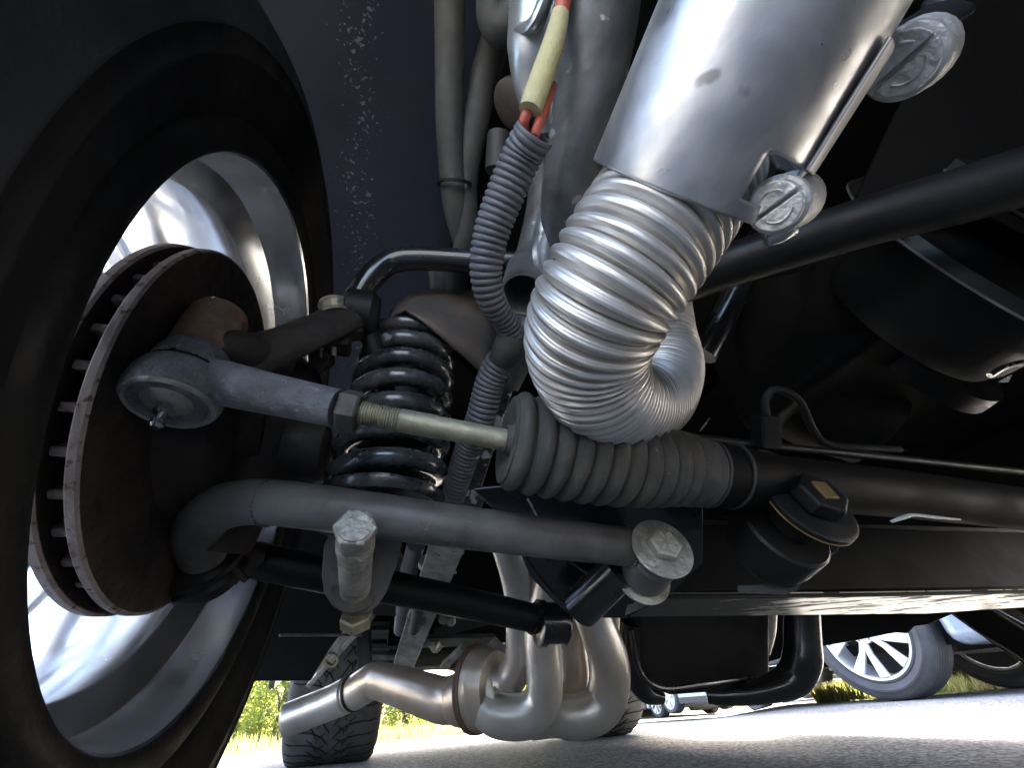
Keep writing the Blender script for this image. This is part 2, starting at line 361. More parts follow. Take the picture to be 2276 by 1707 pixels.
def grassmat(nm, c1, c2): 
    m = mat(nm, c1, c2, 2.2, .7); b = m.node_tree.nodes['Principled BSDF']
    nt = m.node_tree; tr = nt.nodes.new('ShaderNodeBsdfTranslucent'); ms = nt.nodes.new('ShaderNodeMixShader'); ms.inputs[0].default_value = .5
    nt.links.new(b.inputs['Base Color'].links[0].from_socket, tr.inputs[0]); nt.links.new(b.outputs[0], ms.inputs[1]); nt.links.new(tr.outputs[0], ms.inputs[2])
    nt.links.new(ms.outputs[0], nt.nodes['Material Output'].inputs[0])
    return m
MT['grass'] = grassmat('grass_blades', (.18, .24, .05), (.34, .27, .13))
MT['leaf'] = grassmat('leaves', (.13, .18, .03), (.24, .25, .05))
MT['bark'] = mat('bark', (.10, .08, .06), None, 10, .9, bump=.5, bscale=40)
g = MB()
for i in range(30000):
    u = random.random()
    if u < .5: y = 4.9+random.random()**1.6*5; x = y*.53+random.random()**1.3*4
    else: x = random.uniform(-9, 1.4); y = bank_edge(x) + random.random()**1.8*9
    if bank_d(x, y)[0] < .02: continue
    h = random.uniform(.05, .14)*(1 if u < .5 else 1.3); a = random.uniform(0, 6.28); w = .006+.0009*y
    d = Vector((math.cos(a), math.sin(a), 0)); l = Vector((random.uniform(-1, 1), random.uniform(-1, 1), 0))*h*.5
    p = Vector((x, y, bank_h(x, y)-.01)); b0 = len(g.v)
    g.v += [p-d*w, p+d*w, p+l+Z*h]; g.f.append((b0, b0+1, b0+2))
tag(g.build('grass', 'grass', flat=True), 'green and straw coloured grass on the verge behind the parked cars', 'grass', kind='stuff')
def shrub(x, y, h, w, label, n=2600, leaf='leaf', lean=0, name='shrub', leafs=.05, zlow=.05):
    z0 = max(bank_h(x, y), terrain(x, y))
    r = thing(name, Vector((x, y, z0)), label, 'tree' if name.endswith('tree') else 'shrub', 'trees and shrubs behind the car park')
    t = MB(); tips = []
    base = Vector((x, y, z0))
    t.tube([base, base+Vector((.02, 0, h*.5)), base+Vector((lean, 0, h*.85))], [w*.06, w*.04, w*.012], 10, 8)
    for k in range(9):
        a = random.uniform(0, 6.28); f = random.uniform(.15, .7); s0 = base+Vector((0, 0, h*f))
        e = s0 + Vector((math.cos(a)*w*.42, math.sin(a)*w*.42, h*.22)); t.tube([s0, s0.lerp(e, .5)+Z*.03*h, e], [w*.022, w*.014, w*.006], 6, 6); tips.append(e)
    t.build('trunk', 'bark', r)
    g = MB(); cl = []
    for k in range(46):
        a = random.uniform(0, 6.28); f = random.uniform(zlow, 1); rad = w*.5*math.sin(math.pi*min(1, (.12+.88*f)))**.5*random.uniform(.3, 1)
        cl.append((base+Vector((math.cos(a)*rad, math.sin(a)*rad, h*f)), w*random.uniform(.09, .2)))
    for i in range(n):
        c, rr = random.choice(cl); d = Vector((random.gauss(0, 1), random.gauss(0, 1), random.gauss(0, 1)))*rr*.55
        p = c+d; u = Vector((random.gauss(0, 1), random.gauss(0, 1), random.gauss(0, 1))).normalized(); v = u.cross(Vector((random.random(), random.random(), random.random()))).normalized()
        s_ = leafs*random.uniform(.6, 1.3); b0 = len(g.v); g.v += [p-u*s_, p+v*s_*.5, p+u*s_, p-v*s_*.5]; g.f.append((b0, b0+1, b0+2, b0+3))
    g.build('crown', leaf, r, flat=True)
    return r
shrub(-3.3, 6.6, 1.3, 1.0, 'rounded bright green shrub left of the rear tyre', 5000, leafs=.03)
shrub(-4.6, 8.4, 2.0, 1.5, 'taller shrub at the left edge of the gap beside the front wheel', 4200)
shrub(-2.4, 9.5, 1.2, 1.3, 'low yellow green shrub between the rear tyre and the exhaust pipe', 4200, leafs=.035)
shrub(-1.0, 12.5, 1.4, 1.8, 'low dense shrub behind the exhaust pipe', 4000)
shrub(-8.5, 15, 7, 5, 'tall broad tree beyond the left verge', 6500, leafs=.12, name='broadleaf_tree', zlow=.2)
shrub(-2.5, 24, 8, 6, 'tall tree farthest behind the exhaust pipe', 6500, leafs=.15, name='broadleaf_tree', zlow=.2)
shrub(3.4, 16, 6, 5, 'tree behind the right hand grass bank', 6000, leafs=.12, name='broadleaf_tree', zlow=.15)
#@@BODY
# ================================================================ our car's shell
def panel(name, pts, th, m, label, cat, bevel=.002):
    o = MB().plate(pts, th).build(name, m, bevel=bevel); return tag(o, label, cat)
body = thing('car_body', car(-.1, 0, .2), 'dark body shell of the car, seen from underneath', 'car body')
MB().box(car(.72, .75, .93), A*2.14, B*3.7, Z*.03).build('bonnet_and_floor_skin', 'blackpanel', body, bevel=.01)
def fender(l0, l1, name='outer_skin'):
    # side skin with two wheel arches, extruded along the lateral axis
    pts = []
    def arc(cb, r, n=14):
        for i in range(n+1):
            a = math.pi-math.pi*i/n; pts.append((cb+r*math.cos(a), .33+r*math.sin(a)*1.0))
    pts.append((-1.0, .80) if l0 < 0 else (-1.0, .24)); pts.append((-.46, .70) if l0 < 0 else (-.42, .24))  # left skin cut high ahead of the wheel to let light in
    arc(0, .40); sl = .22 if l0 < 0 else .335; pts.append((.42, sl)); pts.append((1.32, sl-.015)); arc(1.78, .42); pts.append((2.24, .26)); pts.append((2.6, .34))
    pts += [(2.6, .914), (-1.0, .914)]
    m_ = MB(); m_.plate([car((l0+l1)/2, b, h) for b, h in pts], abs(l1-l0), A)
    return m_.build(name, 'glossblack', body)
fender(-.30, -.275); fender(1.72, 1.745)
MB().box(car(.95, -1.0, .53), A*1.6, B*.02, Z*.78).build('light_shaping_nose', 'glossblack', body)  # unseen nose, brought down low to keep light off the right side
MB().box(car(-.05, -1.0, .84), A*.4, B*.02, Z*.16).build('light_shaping_nose', 'glossblack', body)  # left corner of the unseen nose stays open so light enters there
MB().box(car(1.02, -.82, .16), A*1.4, B*.34, Z*.012).build('light_blocking_pan', 'blackpanel', body)  # unseen pan added to block light from the right side
MB().box(car(.7, 2.6, .62), A*1.9, B*.02, Z*.52).build('tail_skin', 'glossblack', body)
# splash panel behind the front wheel
SP0 = car(0, .60, 0)
def sp(px, py, off=0): return onplane(px, py, SP0+B*off, B)
lp = [(.68, .33), (.68, .37), (.68, .42), (.66, .56), (.61, .69), (.50, .79), (.32, .86), (.10, .885), (-.12, .87), (-.33, .80), (-.44, .68)]
lm = MB(); NL = 10
_path, _ = catmull([car(0, b, h) for b, h in lp], [1]*len(lp), 60)
for p in _path:
    for k in range(NL+1): lm.v.append(p + A*(-.272+k/NL*(.272+.16+.10*max(0, (p.z-.5)))))
for i in range(60):
    for k in range(NL):
        q = i*(NL+1)+k; lm.f.append((q, q+1, q+NL+2, q+NL+1))
tag(lm.build('wheel_arch_liner', 'navyspeck', sharp=60, solid=.003),
    'dark navy wheel arch liner flecked with white overspray behind the front wheel', 'wheel arch liner')
FW0 = car(0, .95, 0)
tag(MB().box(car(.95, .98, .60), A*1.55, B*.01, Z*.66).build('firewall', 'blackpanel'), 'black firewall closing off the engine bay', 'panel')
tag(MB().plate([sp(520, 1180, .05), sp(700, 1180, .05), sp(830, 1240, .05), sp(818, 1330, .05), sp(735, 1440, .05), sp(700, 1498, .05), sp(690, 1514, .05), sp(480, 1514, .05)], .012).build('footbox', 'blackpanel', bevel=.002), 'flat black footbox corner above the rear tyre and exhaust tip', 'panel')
#@@WHEEL
# ================================================================ front wheel
w = thing('front_wheel', Vector((HUB.x, HUB.y, 0)), 'large front wheel with black tyre and bright alloy barrel seen from its inner side', 'wheel')
def tyre_prof(t0, wd, rl, R):      # cross-section of a tyre from inner bead at t0 outward by wd
    c = t0-wd/2; h = wd/2
    out = [(h-.010, rl-.0065), (h-.002, rl-.0058), (h+.0008, rl-.0035), (h+.0035, rl+.006), (h+.0025, rl+.0125), (h-.001, rl+.016), (h+.002, rl+.020), (h+.008, rl+.028), (h+.0125, rl+.046), (h+.0150, rl+.0475), (h+.0150, rl+.0495), (h+.0138, rl+.051), (h+.0145, R-.046), (h+.0158, R-.0450), (h+.0155, R-.0435), (h+.013, R-.042), (h+.009, R-.022), (h+.001, R-.011), (h-.012, R-.004), (h-.03, R)]
    prof = [(c+a, r) for a, r in out] + [(c-a, r) for a, r in reversed(out)]
    return prof
MB().lathe(HUB, AX, tyre_prof(-.002, .235, .228, .334), 128, cap=False).build('tyre', 'tyre', w, sharp=60)
MB().lathe(HUB, AX, [(-.004, .2240), (-.0035, .2228), (-.006, .2205), (-.018, .218), (-.040, .2150), (-.0435, .2140), (-.0455, .2120), (-.0600, .1965), (-.0625, .1950), (-.074, .1915), (-.092, .1892), (-.140, .1935), (-.146, .1948), (-.150, .1990), (-.155, .2010),
    (-.176, .2040), (-.181, .2020), (-.186, .2020), (-.189, .2045), (-.204, .2050), (-.212, .210), (-.222, .218), (-.234, .2275), (-.234, .231), (-.20, .224), (-.1, .212), (-.02, .2235), (-.005, .2240)], 160, cap=False, ring=True).build('barrel', 'barrel', w, sharp=28)
hubm = MB().lathe(HUB, AX, [(-.215, .03), (-.215, .07), (-.17, .075), (-.17, .03)], 48, ring=True).build('hub_centre', 'spoke', w)
for k in range(9):
    a = 2*math.pi*(k+.33)/9
    u = Z; u = (u-AX*u.dot(AX)).normalized(); v = AX.cross(u)
    d = u*math.cos(a)+v*math.sin(a); e = u*math.cos(a+.22)+v*math.sin(a+.22)
    m_ = MB(); s0 = HUB-AX*.195+d*.06; m_.ring_sweep(*(lambda pr: (pr[0], pr[1]))(catmull([s0, HUB-AX*.2+d*.12+e*.005, HUB-AX*.207+e*.2], [.017, .012, .017], 14)), 14, True, (1, .8))
    m_.build('spoke', 'spoke', w)
# brake disc
dc = thing('brake_disc', HUB-AX*.04, 'vented brake disc with rusty edges inside the front wheel', 'brake disc')
RD = .149
def plateprof(t0, t1, r0, R): return [(t0, r0), (t0, R-.0012), (t0-.0012, R), (t1+.0012, R), (t1, R-.0012), (t1, r0)]
for (t0, t1) in ((-.034, -.0405), (-.0530, -.0600)):
    MB().lathe(HUB, AX, [(t0+.0002, RD-.0014), (t0-.0012, RD), (t1+.0012, RD), (t1-.0002, RD-.0014), (t1+.001, RD-.006), (t0-.001, RD-.006)], 160, ring=True).build('rim_edge', 'rotoredge', dc, sharp=40)
    MB().lathe(HUB, AX, [(t0, .04), (t0, RD-.0015), (t1, RD-.0015), (t1, .04)], 128, ring=True).build('friction_plate', 'castiron', dc)
u = (Z-AX*Z.dot(AX)).normalized(); v = AX.cross(u)
for k in range(36):
    a = 2*math.pi*k/36; d = u*math.cos(a)+v*math.sin(a); tg = AX.cross(d)
    MB().box(HUB-AX*.04675+d*.115, d*.052, tg*.0060, AX*.0123).build('vane', 'rotoredge', dc, bevel=.0015)
MB().lathe(HUB, AX, [(-.0345, .085), (-.028, .082), (-.005, .078), (0, .07), (.004, .045), (.02, .043), (.022, .03)], 64).build('hat', 'castiron', dc)
# steering knuckle
kn = thing('steering_knuckle', P(520, 900, .36), 'dark cast steering knuckle in the middle of the brake disc', 'knuckle')
MB().tube([P(590, 820, .37), P(640, 860, .37), P(600, 1000, .36), P(540, 1120, .35), P(500, 1220, .34)], [.02, .03, .03, .024, .02], 30, 20, ell=(1, .8)).build('upright', 'castiron', kn)
MB().tube([P(455, 765, .285), P(540, 785, .30), P(620, 800, .33)], [.016, .016, .018], 16, 20).build('steering_arm', 'castiron', kn)
MB().tube([P(540, 800, .305), P(630, 765, .32), P(700, 735, .34), P(775, 700, .365)], [.018, .0155, .0145, .0150], 24, 20, ell=(1.25, .6), up=Z).build('upper_arm', 'castiron', kn)
MB().lathe(P(640, 1000, .36), AX, [(0, .03), (.015, .032), (.03, .026), (.034, .018)], 24).build('caliper_boss', 'castiron', kn)
#@@TIEROD
# ================================================================ tie rod
tr = thing('tie_rod', P(380, 900, .30), 'tie rod with a round greased end in front of the brake disc', 'tie rod')
zt = .252; c0 = P(378, 892, zt); up = (Z*1.0 + A*(-.02) + B*.05).normalized()
MB().lathe(c0, up, [(-0.00084, 0.01974), (-0.00252, 0.021), (-0.00294, 0.02394), (-0.00084, 0.02646), (0.00336, 0.0273), (0.0084, 0.027048), (0.01512, 0.026544), (0.01974, 0.02478), (0.02142, 0.02016)], 56).build('ball_housing', 'zinc', tr)
MB().lathe(c0, up, [(-0.002352, 0.02142), (-0.00378, 0.0231), (-0.00294, 0.025032), (-0.00084, 0.02562), (-0.00084, 0.02016), (0.00336, 0.01974), (0.00336, 0.02142)], 56, ring=True).build('cap_ring', 'zincface', tr)
MB().lathe(c0, up, [(.0030, .0200), (.0034, .001)], 40).build('cap_recess_shade', 'groove', tr)  # near-black disc paints the shade inside the cap ring
cp = MB().lathe(c0-A*.0015, up, [(.0030, .0155), (.0005, .0152), (-.0020, .0128), (-.0036, .0085), (-.0042, .004)], 40).build('cap', 'zincface', tr)
MB().lathe(c0-up*.0042, up, [(0, 0.00378), (-0.00252, 0.00378), (-0.00252, 0.00546), (-0.00504, 0.00546), (-0.00588, 0.00294), (-0.01008, 0.00252), (-0.01134, 0.004032), (-0.01428, 0.004032), (-0.01596, 0.00252)], 18).build('grease_nipple', 'chrome', cp)
bt = MB().lathe(c0, up, [(0.022008, 0.022008), (0.02352, 0.0231), (0.02688, 0.022848), (0.0336, 0.022008), (0.03864, 0.02058), (0.04158, 0.01764)], 48).build('dust_boot', 'zinc', tr)
sm = MB(); sm.lathe(c0, up, [(0.02058, 0.0231), (0.022008, 0.02394), (0.0231, 0.022848)], 48)
for k in range(30):
    a = 2*math.pi*k/30+random.uniform(-.08, .08); rr = .0234
    q = c0+up*(.0217+random.uniform(-.0012, .0018))+(A*math.cos(a)+B*math.sin(a))*rr
    sm.lathe(q, up, [(-.0012, .0005), (0, random.uniform(.0008, .0021)), (.0014, .0006)], 6)
sm.build('torn_seam', 'groove', tr, sharp=70)
MB().lathe(c0, up, [(0.04116, 0.01722), (0.04368, 0.019488), (0.063, 0.020), (0.080, 0.0192), (0.0835, 0.0178), (0.0845, 0.01512)], 48).build('stud_boss', 'rust', tr)
cpin = P(463, 680, .272)
MB().tube([cpin, cpin+Z*.004+A*.0005, cpin+Z*.008-A*.0012, cpin+Z*.0095+A*.0006], .0008, 10, 8).build('cotter_pin', 'chrome', tr)
MB().tube([P(430, 838, .274), P(500, 852, .266), P(600, 875, .259), P(752, 908, .255)], [.0150, .0150, .0134, .0122], 30, 32).build('outer_sleeve', 'zinc', tr)
p0, p1 = P(752, 908, .255), P(1160, 985, .272); dr = (p1-p0).normalized()
MB().hexa(p0+dr*.0005, dr, .0138, .0128, rot=.3).build('jam_nut', 'nutsteel', tr, flat=True, bevel=.0006)
def thr(s, L, r): return r+.0006*math.sin(s*2*math.pi/.0017)
MB().tube([p0+dr*.0125, p0+dr*.038], .0074, 150, 24, prof=thr).build('thread', 'passivated', tr)
MB().tube([p0+dr*.038, p0+dr*.040, p0+dr*.062, p0+dr*.064, p1+dr*.01], [.0070, .0077, .0077, .0073, .0075], 60, 28).build('rod', 'passivated', tr)
# ================================================================ steering rack
rk = thing('steering_rack', P(1400, 1040, .29), 'steering rack with ribbed rubber boot and black housing behind the metal hose', 'steering rack')
def bellow(pitch, amp, r_end=None, pw=.8):
    def f(s, L, r):
        ph = (s/pitch) % 1; return r + amp*(abs(math.sin(math.pi*ph))**pw*2-1)
    return f
bp_ = [P(1128, 976, .268), P(1200, 990, .272), P(1300, 1010, .279), P(1400, 1028, .288), P(1500, 1040, .30), P(1560, 1050, .307)]
MB().tube(bp_, [.0305, .0312, .0308, .0290, .0268, .0255], 320, 56, prof=lambda s, L, r: bellow(.0124, .0026*(1-.8*max(0, s/L-.6)/.4), pw=.8)(s, L, r), cap=False).build('ribbed_boot', 'rubberboot', rk, sharp=60)
d0 = (bp_[1]-bp_[0]).normalized()
MB().lathe(bp_[0], d0, [(.0015, .0290), (-.0005, .0292), (-.0015, .026), (.001, .019), (.004, .0125), (.001, .0098), (-.002, .0092), (-.002, .0078)], 56, cap=False).build('boot_mouth', 'rubberboot', rk, sharp=60)
MB().tube([P(1556, 1050, .306), P(1600, 1056, .312), P(1650, 1062, .32), P(1710, 1068, .33)], [.0245, .0245, .0240, .0230], 20, 48).build('boot_cuff', 'blackpanel', rk)
for px, z_ in ((1572, .308), (1622, .3155)):
    MB().lathe(P(px, 1052+(px-1572)*.1, z_), d0, [(-.0012, .0242), (-.0012, .0258), (.0012, .0258), (.0012, .0242)], 48, ring=True).build('clip_ring', 'darkrail', rk)
MB().tube([P(1640, 1062, .32), P(1800, 1078, .345), P(2050, 1103, .385), P(2500, 1160, .47)], [.0215, .022, .022, .022], 24, 40).build('housing', 'blackpanel', rk)
MB().tube([P(1500, 966, .31), P(1640, 985, .33), P(1900, 1010, .365), P(2400, 1062, .45)], .0035, 30, 12).build('fluid_pipe', 'satinblack', rk)
MB().beam(P(1700, 925, .34), P(1702, 1000, .335), .020, .014).build('bracket', 'blackpanel', rk, bevel=.002)
MB().beam(P(1690, 1000, .325), P(1692, 1075, .318), .018, .01).build('bracket', 'blackpanel', rk, bevel=.002)
#@@SPRING
# ================================================================ coilover
co = thing('coilover', P(860, 1060, .35), 'coil spring and damper with glossy black coils behind the tie rod', 'coilover spring')
s0, s1 = P(855, 1105, .345), P(916, 745, .45); axs = (s1-s0).normalized(); L = (s1-s0).length
uu = axs.cross(A).normalized(); vv = axs.cross(uu)
path = []; turns = 7.3; N_ = 560
for i in range(N_+1):
    t = i/N_; h = L*(.02+.96*(t*.75+.25*math.sin(t*math.pi/2)))
    a = 2*math.pi*turns*t; Rr = .0435-.003*t
    path.append(s0+axs*h+(uu*math.cos(a)+vv*math.sin(a))*Rr)
MB().ring_sweep(path, [.0086]*len(path), 16).build('coil', 'coilblack', co, sharp=70)
MB().tube([s0-axs*.02, s0+axs*L*.45], [.021, .0235], 4, 32).build('damper_body', 'blackpanel', co)
MB().tube([s0+axs*L*.45, s1], [.016, .016], 4, 32).build('damper_rod', 'darkrail', co)
MB().lathe(s0-axs*.002, axs, [(-.010, .03), (-.006, .047), (0, .051), (.003, .051), (.003, .03)], 56).build('lower_seat', 'coilblack', co)
MB().lathe(s1, axs, [(-.004, .02), (-.004, .032), (.004, .032), (.01, .02)], 56).build('upper_seat', 'satinblack', co)
# bracket hood over the spring
hd = thing('spring_tower', P(960, 700, .44), 'brown grey curved spring tower over the top of the coil spring', 'spring tower')
hm = MB(); HN = 26
top_ = [(858, 742), (868, 705), (886, 676), (912, 656), (945, 645), (985, 641), (1030, 643), (1075, 652), (1110, 668)]
bot_ = [(856, 745), (878, 700), (900, 690), (925, 706), (955, 728), (990, 758), (1025, 788), (1060, 820), (1098, 860)]
for i, ((a, b), (c, d)) in enumerate(zip(top_, bot_)):
    t = i/(len(top_)-1); zz = .402-.02*math.sin(math.pi*t)+.03*t
    for k in range(7):
        f = k/6; hm.v.append(P(a+(c-a)*f, b+(d-b)*f, zz+.06*(1-f)**2))
for i in range(len(top_)-1):
    for k in range(6):
        q = i*7+k; hm.f.append((q, q+1, q+8, q+7))
hm.build('curved_plate', 'bracket', hd, solid=.003, sharp=80)
MB().plate([P(845, 745, .49), P(870, 690, .49), P(960, 660, .5), P(1080, 690, .5), P(1100, 880, .47), P(1020, 800, .47)], .003).build('back_plate', 'blackpanel', hd)
MB().tube([P(975, 600, .47), P(985, 660, .47)], .013, 3, 16).build('stub', 'darkrail', hd)
MB().hexa(P(1062, 655, .41), (-_F), .003, .003).build('rivet', 'boltsteel', hd)
# ================================================================ anti-roll bar
ar = thing('anti_roll_bar', P(880, 580, .42), 'glossy black anti-roll bar bending down to its end link above the spring', 'anti-roll bar')
MB().tube([P(1180, 585, .43), P(1060, 581, .425), P(930, 574, .42), P(870, 582, .415), P(830, 612, .405), P(795, 660, .395), P(775, 700, .39)], [.0125]*7, 60, 28).build('bar', 'glossblack', ar)
MB().lathe(P(812, 700, .385), A, [(-.02, .019), (-.016, .023), (.006, .023), (.012, .018)], 28).build('link_eye', 'satinblack', ar)
ln = MB().tube([P(820, 740, .385), P(850, 830, .385), P(862, 880, .39)], [.010, .008, .008], 12, 16).build('link', 'satinblack', ar)
q0 = P(748, 705, .365); dq = (P(742, 668, .37)-q0).normalized()
bn = MB().lathe(q0, dq, [(0, .0165), (.0025, .0155), (.004, .0125), (.0045, .0135), (.011, .0135), (.0125, .0145), (.0155, .013)], 30).build('bushing', 'passivated', ar)
MB().beam(P(712, 735, .352), P(800, 725, .37), .016, .024).build('clevis', 'castiron', ar, bevel=.003)
MB().beam(P(700, 760, .352), P(780, 770, .36), .02, .012).build('clevis', 'castiron', ar, bevel=.003)
hk = MB().tube([P(716, 795, .352), P(718, 765, .352), P(740, 765, .352), P(742, 790, .352)], .0024, 14, 8).build('spring_clip', 'boltsteel', ar)
MB().hexa(P(722, 800, .362), _F*-1, .011, .012).build('link_nut', 'castiron', ar, bevel=.0006)
#@@ARMS
# ================================================================ lower arms
la = thing('lower_control_arm', P(1000, 1180, .31), 'thick grey front arm tube, bent at the wheel and bolted at its right end', 'control arm')
MB().tube([P(452, 1235, .345), P(440, 1185, .33), P(470, 1140, .315), P(530, 1118, .305), P(620, 1118, .297), P(800, 1140, .295), P(1000, 1168, .302), P(1200, 1193, .315), P(1400, 1216, .33)],
    [.0175, .0180, .0180, .0170, .0162, .0158, .0155, .0152, .0150], 90, 40).build('tube', 'greytube', la)
wax = (P(1500, 1130, .295)-P(1420, 1250, .345)).normalized(); wc = P(1476, 1212, .312)
MB().lathe(wc-wax*.048, wax, [(0, .017), (.002, .019), (.028, .019), (.030, .017), (.042, .0165)], 40).build('bush_eye', 'greytube', la)
MB().lathe(wc-wax*.006, wax, [(0, .0215), (.0006, .0237), (.0022, .0240), (.0028, .0232), (.0028, .006)], 64).build('washer', 'boltsteel', la)
MB().lathe(wc-wax*.052, wax, [(0, .006), (0, .0232), (.0022, .0236), (.0026, .006)], 64).build('washer', 'boltsteel', la)
def weld(c, ax, r, parent, n=26, sz=.0016, m='nutsteel'):
    ax = ax.normalized(); u = (Z-ax*Z.dot(ax)).normalized(); v = ax.cross(u); mb = MB()
    for k in range(n):
        a = 2*math.pi*k/n; q = c+(u*math.cos(a)+v*math.sin(a))*r+ax*random.uniform(-.0004, .0004); tg = v*math.cos(a)-u*math.sin(a)
        mb.lathe(q-tg*sz, tg, [(0, sz*.4), (sz*.5, sz), (sz*1.6, sz*.9), (sz*2.4, sz*.3)], 8)
    return mb.build('weld_bead', m, parent, sharp=60)
weld(P(1400, 1216, .33), P(1400, 1216, .33)-P(1300, 1205, .322), .0152, la)
weld(P(600, 1118, .2985), P(620, 1118, .297)-P(580, 1116, .30), .0163, la, 30, .0012)
bh = MB().hexa(wc-wax*.003, wax, .0128, .0085, rot=.25).build('bolt_head', 'boltsteel', la, flat=True, bevel=.0007)
rr = (Z-wax*Z.dot(wax)).normalized(); rs = wax.cross(rr); topc = wc+wax*.0056
mk = MB()
for k in range(6):
    a = k*math.pi/3+.3; d = rr*math.cos(a)+rs*math.sin(a); mk.beam(topc+d*.0032, topc+d*.0084, .0014, .0016, wax)
for k in range(10):
    a0, a1 = k*.42-2.4, (k+1)*.42-2.4
    cc = topc+rs*-.004+rr*.005
    mk.beam(cc+(rr*math.cos(a0)+rs*math.sin(a0))*.0018, cc+(rr*math.cos(a1)+rs*math.sin(a1))*.0018, .0009, .0016, wax)
mk.build('grade_marks', 'clampcast', bh, flat=True)
rb = thing('rear_lower_arm', P(900, 1310, .45), 'black rear tube of the lower arm running below and behind the grey one', 'control arm')
MB().tube([P(560, 1243, .405), P(700, 1273, .42), P(900, 1312, .45), P(1080, 1350, .485), P(1200, 1378, .51)], [.0172, .0172, .0168, .0165, .0163], 30, 32).build('tube', 'satinblack', rb)
bx_ = (P(1260, 1395, .50)-P(1195, 1375, .525)).normalized()
MB().lathe(P(1192, 1385, .505), A, [(0, .022), (.002, .0262), (.010, .0262), (.012, .0235), (.034, .0235), (.036, .0255), (.040, .022)], 40).build('bushing', 'glossblack', rb)
weld(P(1184, 1375, .506), P(1200, 1378, .51)-P(1080, 1350, .485), .0166, rb, 24, .0016, 'satinblack')
jt = MB().lathe(P(452, 1250, .36), (P(420, 1200, .35)-P(470, 1290, .37)).normalized(), [(-.03, .012), (-.022, .026), (-.016, .0275), (-.012, .0335), (-.008, .034), (-.004, .030), (0, .0345), (.004, .034), (.012, .024), (.02, .016)], 48).build('ball_joint', 'satinblack', rb)
MB().plate([P(480, 1180, .37), P(590, 1215, .385), P(590, 1240, .385), P(540, 1290, .38), P(500, 1265, .37), P(430, 1215, .36)], .02).build('joint_plate', 'castiron', rb, bevel=.004)
MB().tube([P(440, 1225, .35), P(500, 1250, .352), P(548, 1290, .36)], [.0035, .0035, .003], 12, 10).build('joint_rib', 'castiron', rb)
MB().tube([P(420, 1255, .35), P(480, 1275, .352), P(530, 1293, .358)], [.003, .003, .003], 12, 10).build('joint_rib', 'castiron', rb)
MB().hexa(P(465, 1272, .365), (P(455, 1300, .36)-P(465, 1272, .37)).normalized(), .010, .012).build('joint_nut', 'castiron', rb, bevel=.0006)
# shock mount
sm_ = thing('shock_mount', P(790, 1300, .31), 'U-shaped shock mount with one long hex bolt, hanging in front of the lower arms', 'bracket')
pl = [(735, 1185), (722, 1210), (717, 1275), (722, 1315), (742, 1345), (775, 1362), (815, 1362), (840, 1345), (858, 1318), (880, 1262), (893, 1215), (890, 1190)]
MB().plate([P(a, b, .325+.00003*(a-800)) for a, b in pl], .006).build('side_plate', 'greytube', sm_, bevel=.0015)
hb = P(790, 1183, .262); ht = P(790, 1312, .326); bd = (hb-ht).normalized()
MB().tube([ht-bd*.01, hb], .0118, 10, 32).build('bolt_shank', 'boltsteel', sm_)
MB().lathe(ht+bd*.001, bd, [(0, .0165), (.001, .018), (.003, .018), (.004, .0145)], 36).build('grommet', 'rubberboot', sm_)
bh2 = MB().hexa(hb-bd*.001, bd, .0138, .0095, rot=.5).build('bolt_head', 'boltsteel', sm_, flat=True, bevel=.0008)
MB().lathe(hb+bd*.0082, bd, [(0, .0108), (.0009, .0104), (.0012, .009)], 30).build('head_face', 'boltsteel', bh2)
MB().lathe(hb-bd*.022, bd, [(0, .0119), (.0008, .0127), (.009, .0127), (.0105, .0119)], 32).build('collar', 'boltsteel', sm_)
MB().hexa(P(792, 1362, .335), (P(792, 1400, .34)-P(790, 1362, .335)).normalized(), .0135, .012).build('nut', 'passivated', sm_, bevel=.0006)
#@@CROSS
# ================================================================ crossmember
cm = thing('crossmember', onz(1700, 1350, .19), 'long black crossmember with peeling paint along its underside', 'chassis beam')
CZ = .192
fr = [(1478, 1328), (1900, 1325), (2276, 1318), (2700, 1308)]
bk = [(1386, 1372), (1608, 1369), (1874, 1366), (2060, 1364), (2276, 1350), (2700, 1330)]
F_ = [onz(a, b, CZ) for a, b in fr]; K_ = [onz(a, b, CZ) for a, b in bk]
m_ = MB(); poly = F_ + list(reversed(K_)); m_.plate([p+Z*.002 for p in poly], .004, Z); m_.build('underside', 'chipped', cm)
m_ = MB(); fa, fb = F_[0], F_[-1]; fd = (fb-fa); m_.plate([fa+Z*.0045, fb+Z*.0045, fb+Z*.075+B*.004, fa+Z*.075+B*.004], .004); m_.build('front_face', 'blackpanel', cm, bevel=.001)
bd_ = (K_[-1]-K_[0]); m_ = MB(); m_.plate([K_[0]+Z*.0045, K_[-1]+Z*.0045, K_[-1]+Z*.075, K_[0]+Z*.075], .004); m_.build('rear_face', 'satinblack', cm)
m_ = MB(); m_.plate([fa-fd*.12+Z*.0758, fb+Z*.0758, K_[-1]+Z*.0758, K_[0]-bd_*.04+Z*.0758], .005, Z); m_.build('top_face', 'satinblack', cm)
m_ = MB(); m_.tube([onz(1478, 1326, CZ), onz(1900, 1323, CZ), onz(2500, 1311, CZ)], .0022, 10, 8); m_.build('front_seam', 'satinblack', cm)
gp = [(1050, 1085), (1105, 1140), (1150, 1215), (1180, 1282), (1225, 1330), (1275, 1372), (1390, 1372), (1478, 1328), (1560, 1250), (1560, 1060), (1300, 1060)]
MB().plate([P(a, b, .375+.00004*(a-1100)) for a, b in gp], .005).build('gusset', 'glossblack', cm, bevel=.0012)
MB().tube([P(1120, 1140, .37), P(1160, 1230, .37), P(1230, 1325, .375), P(1290, 1366, .38)], .0011, 20, 8).build('gusset_lip', 'darkrail', cm)
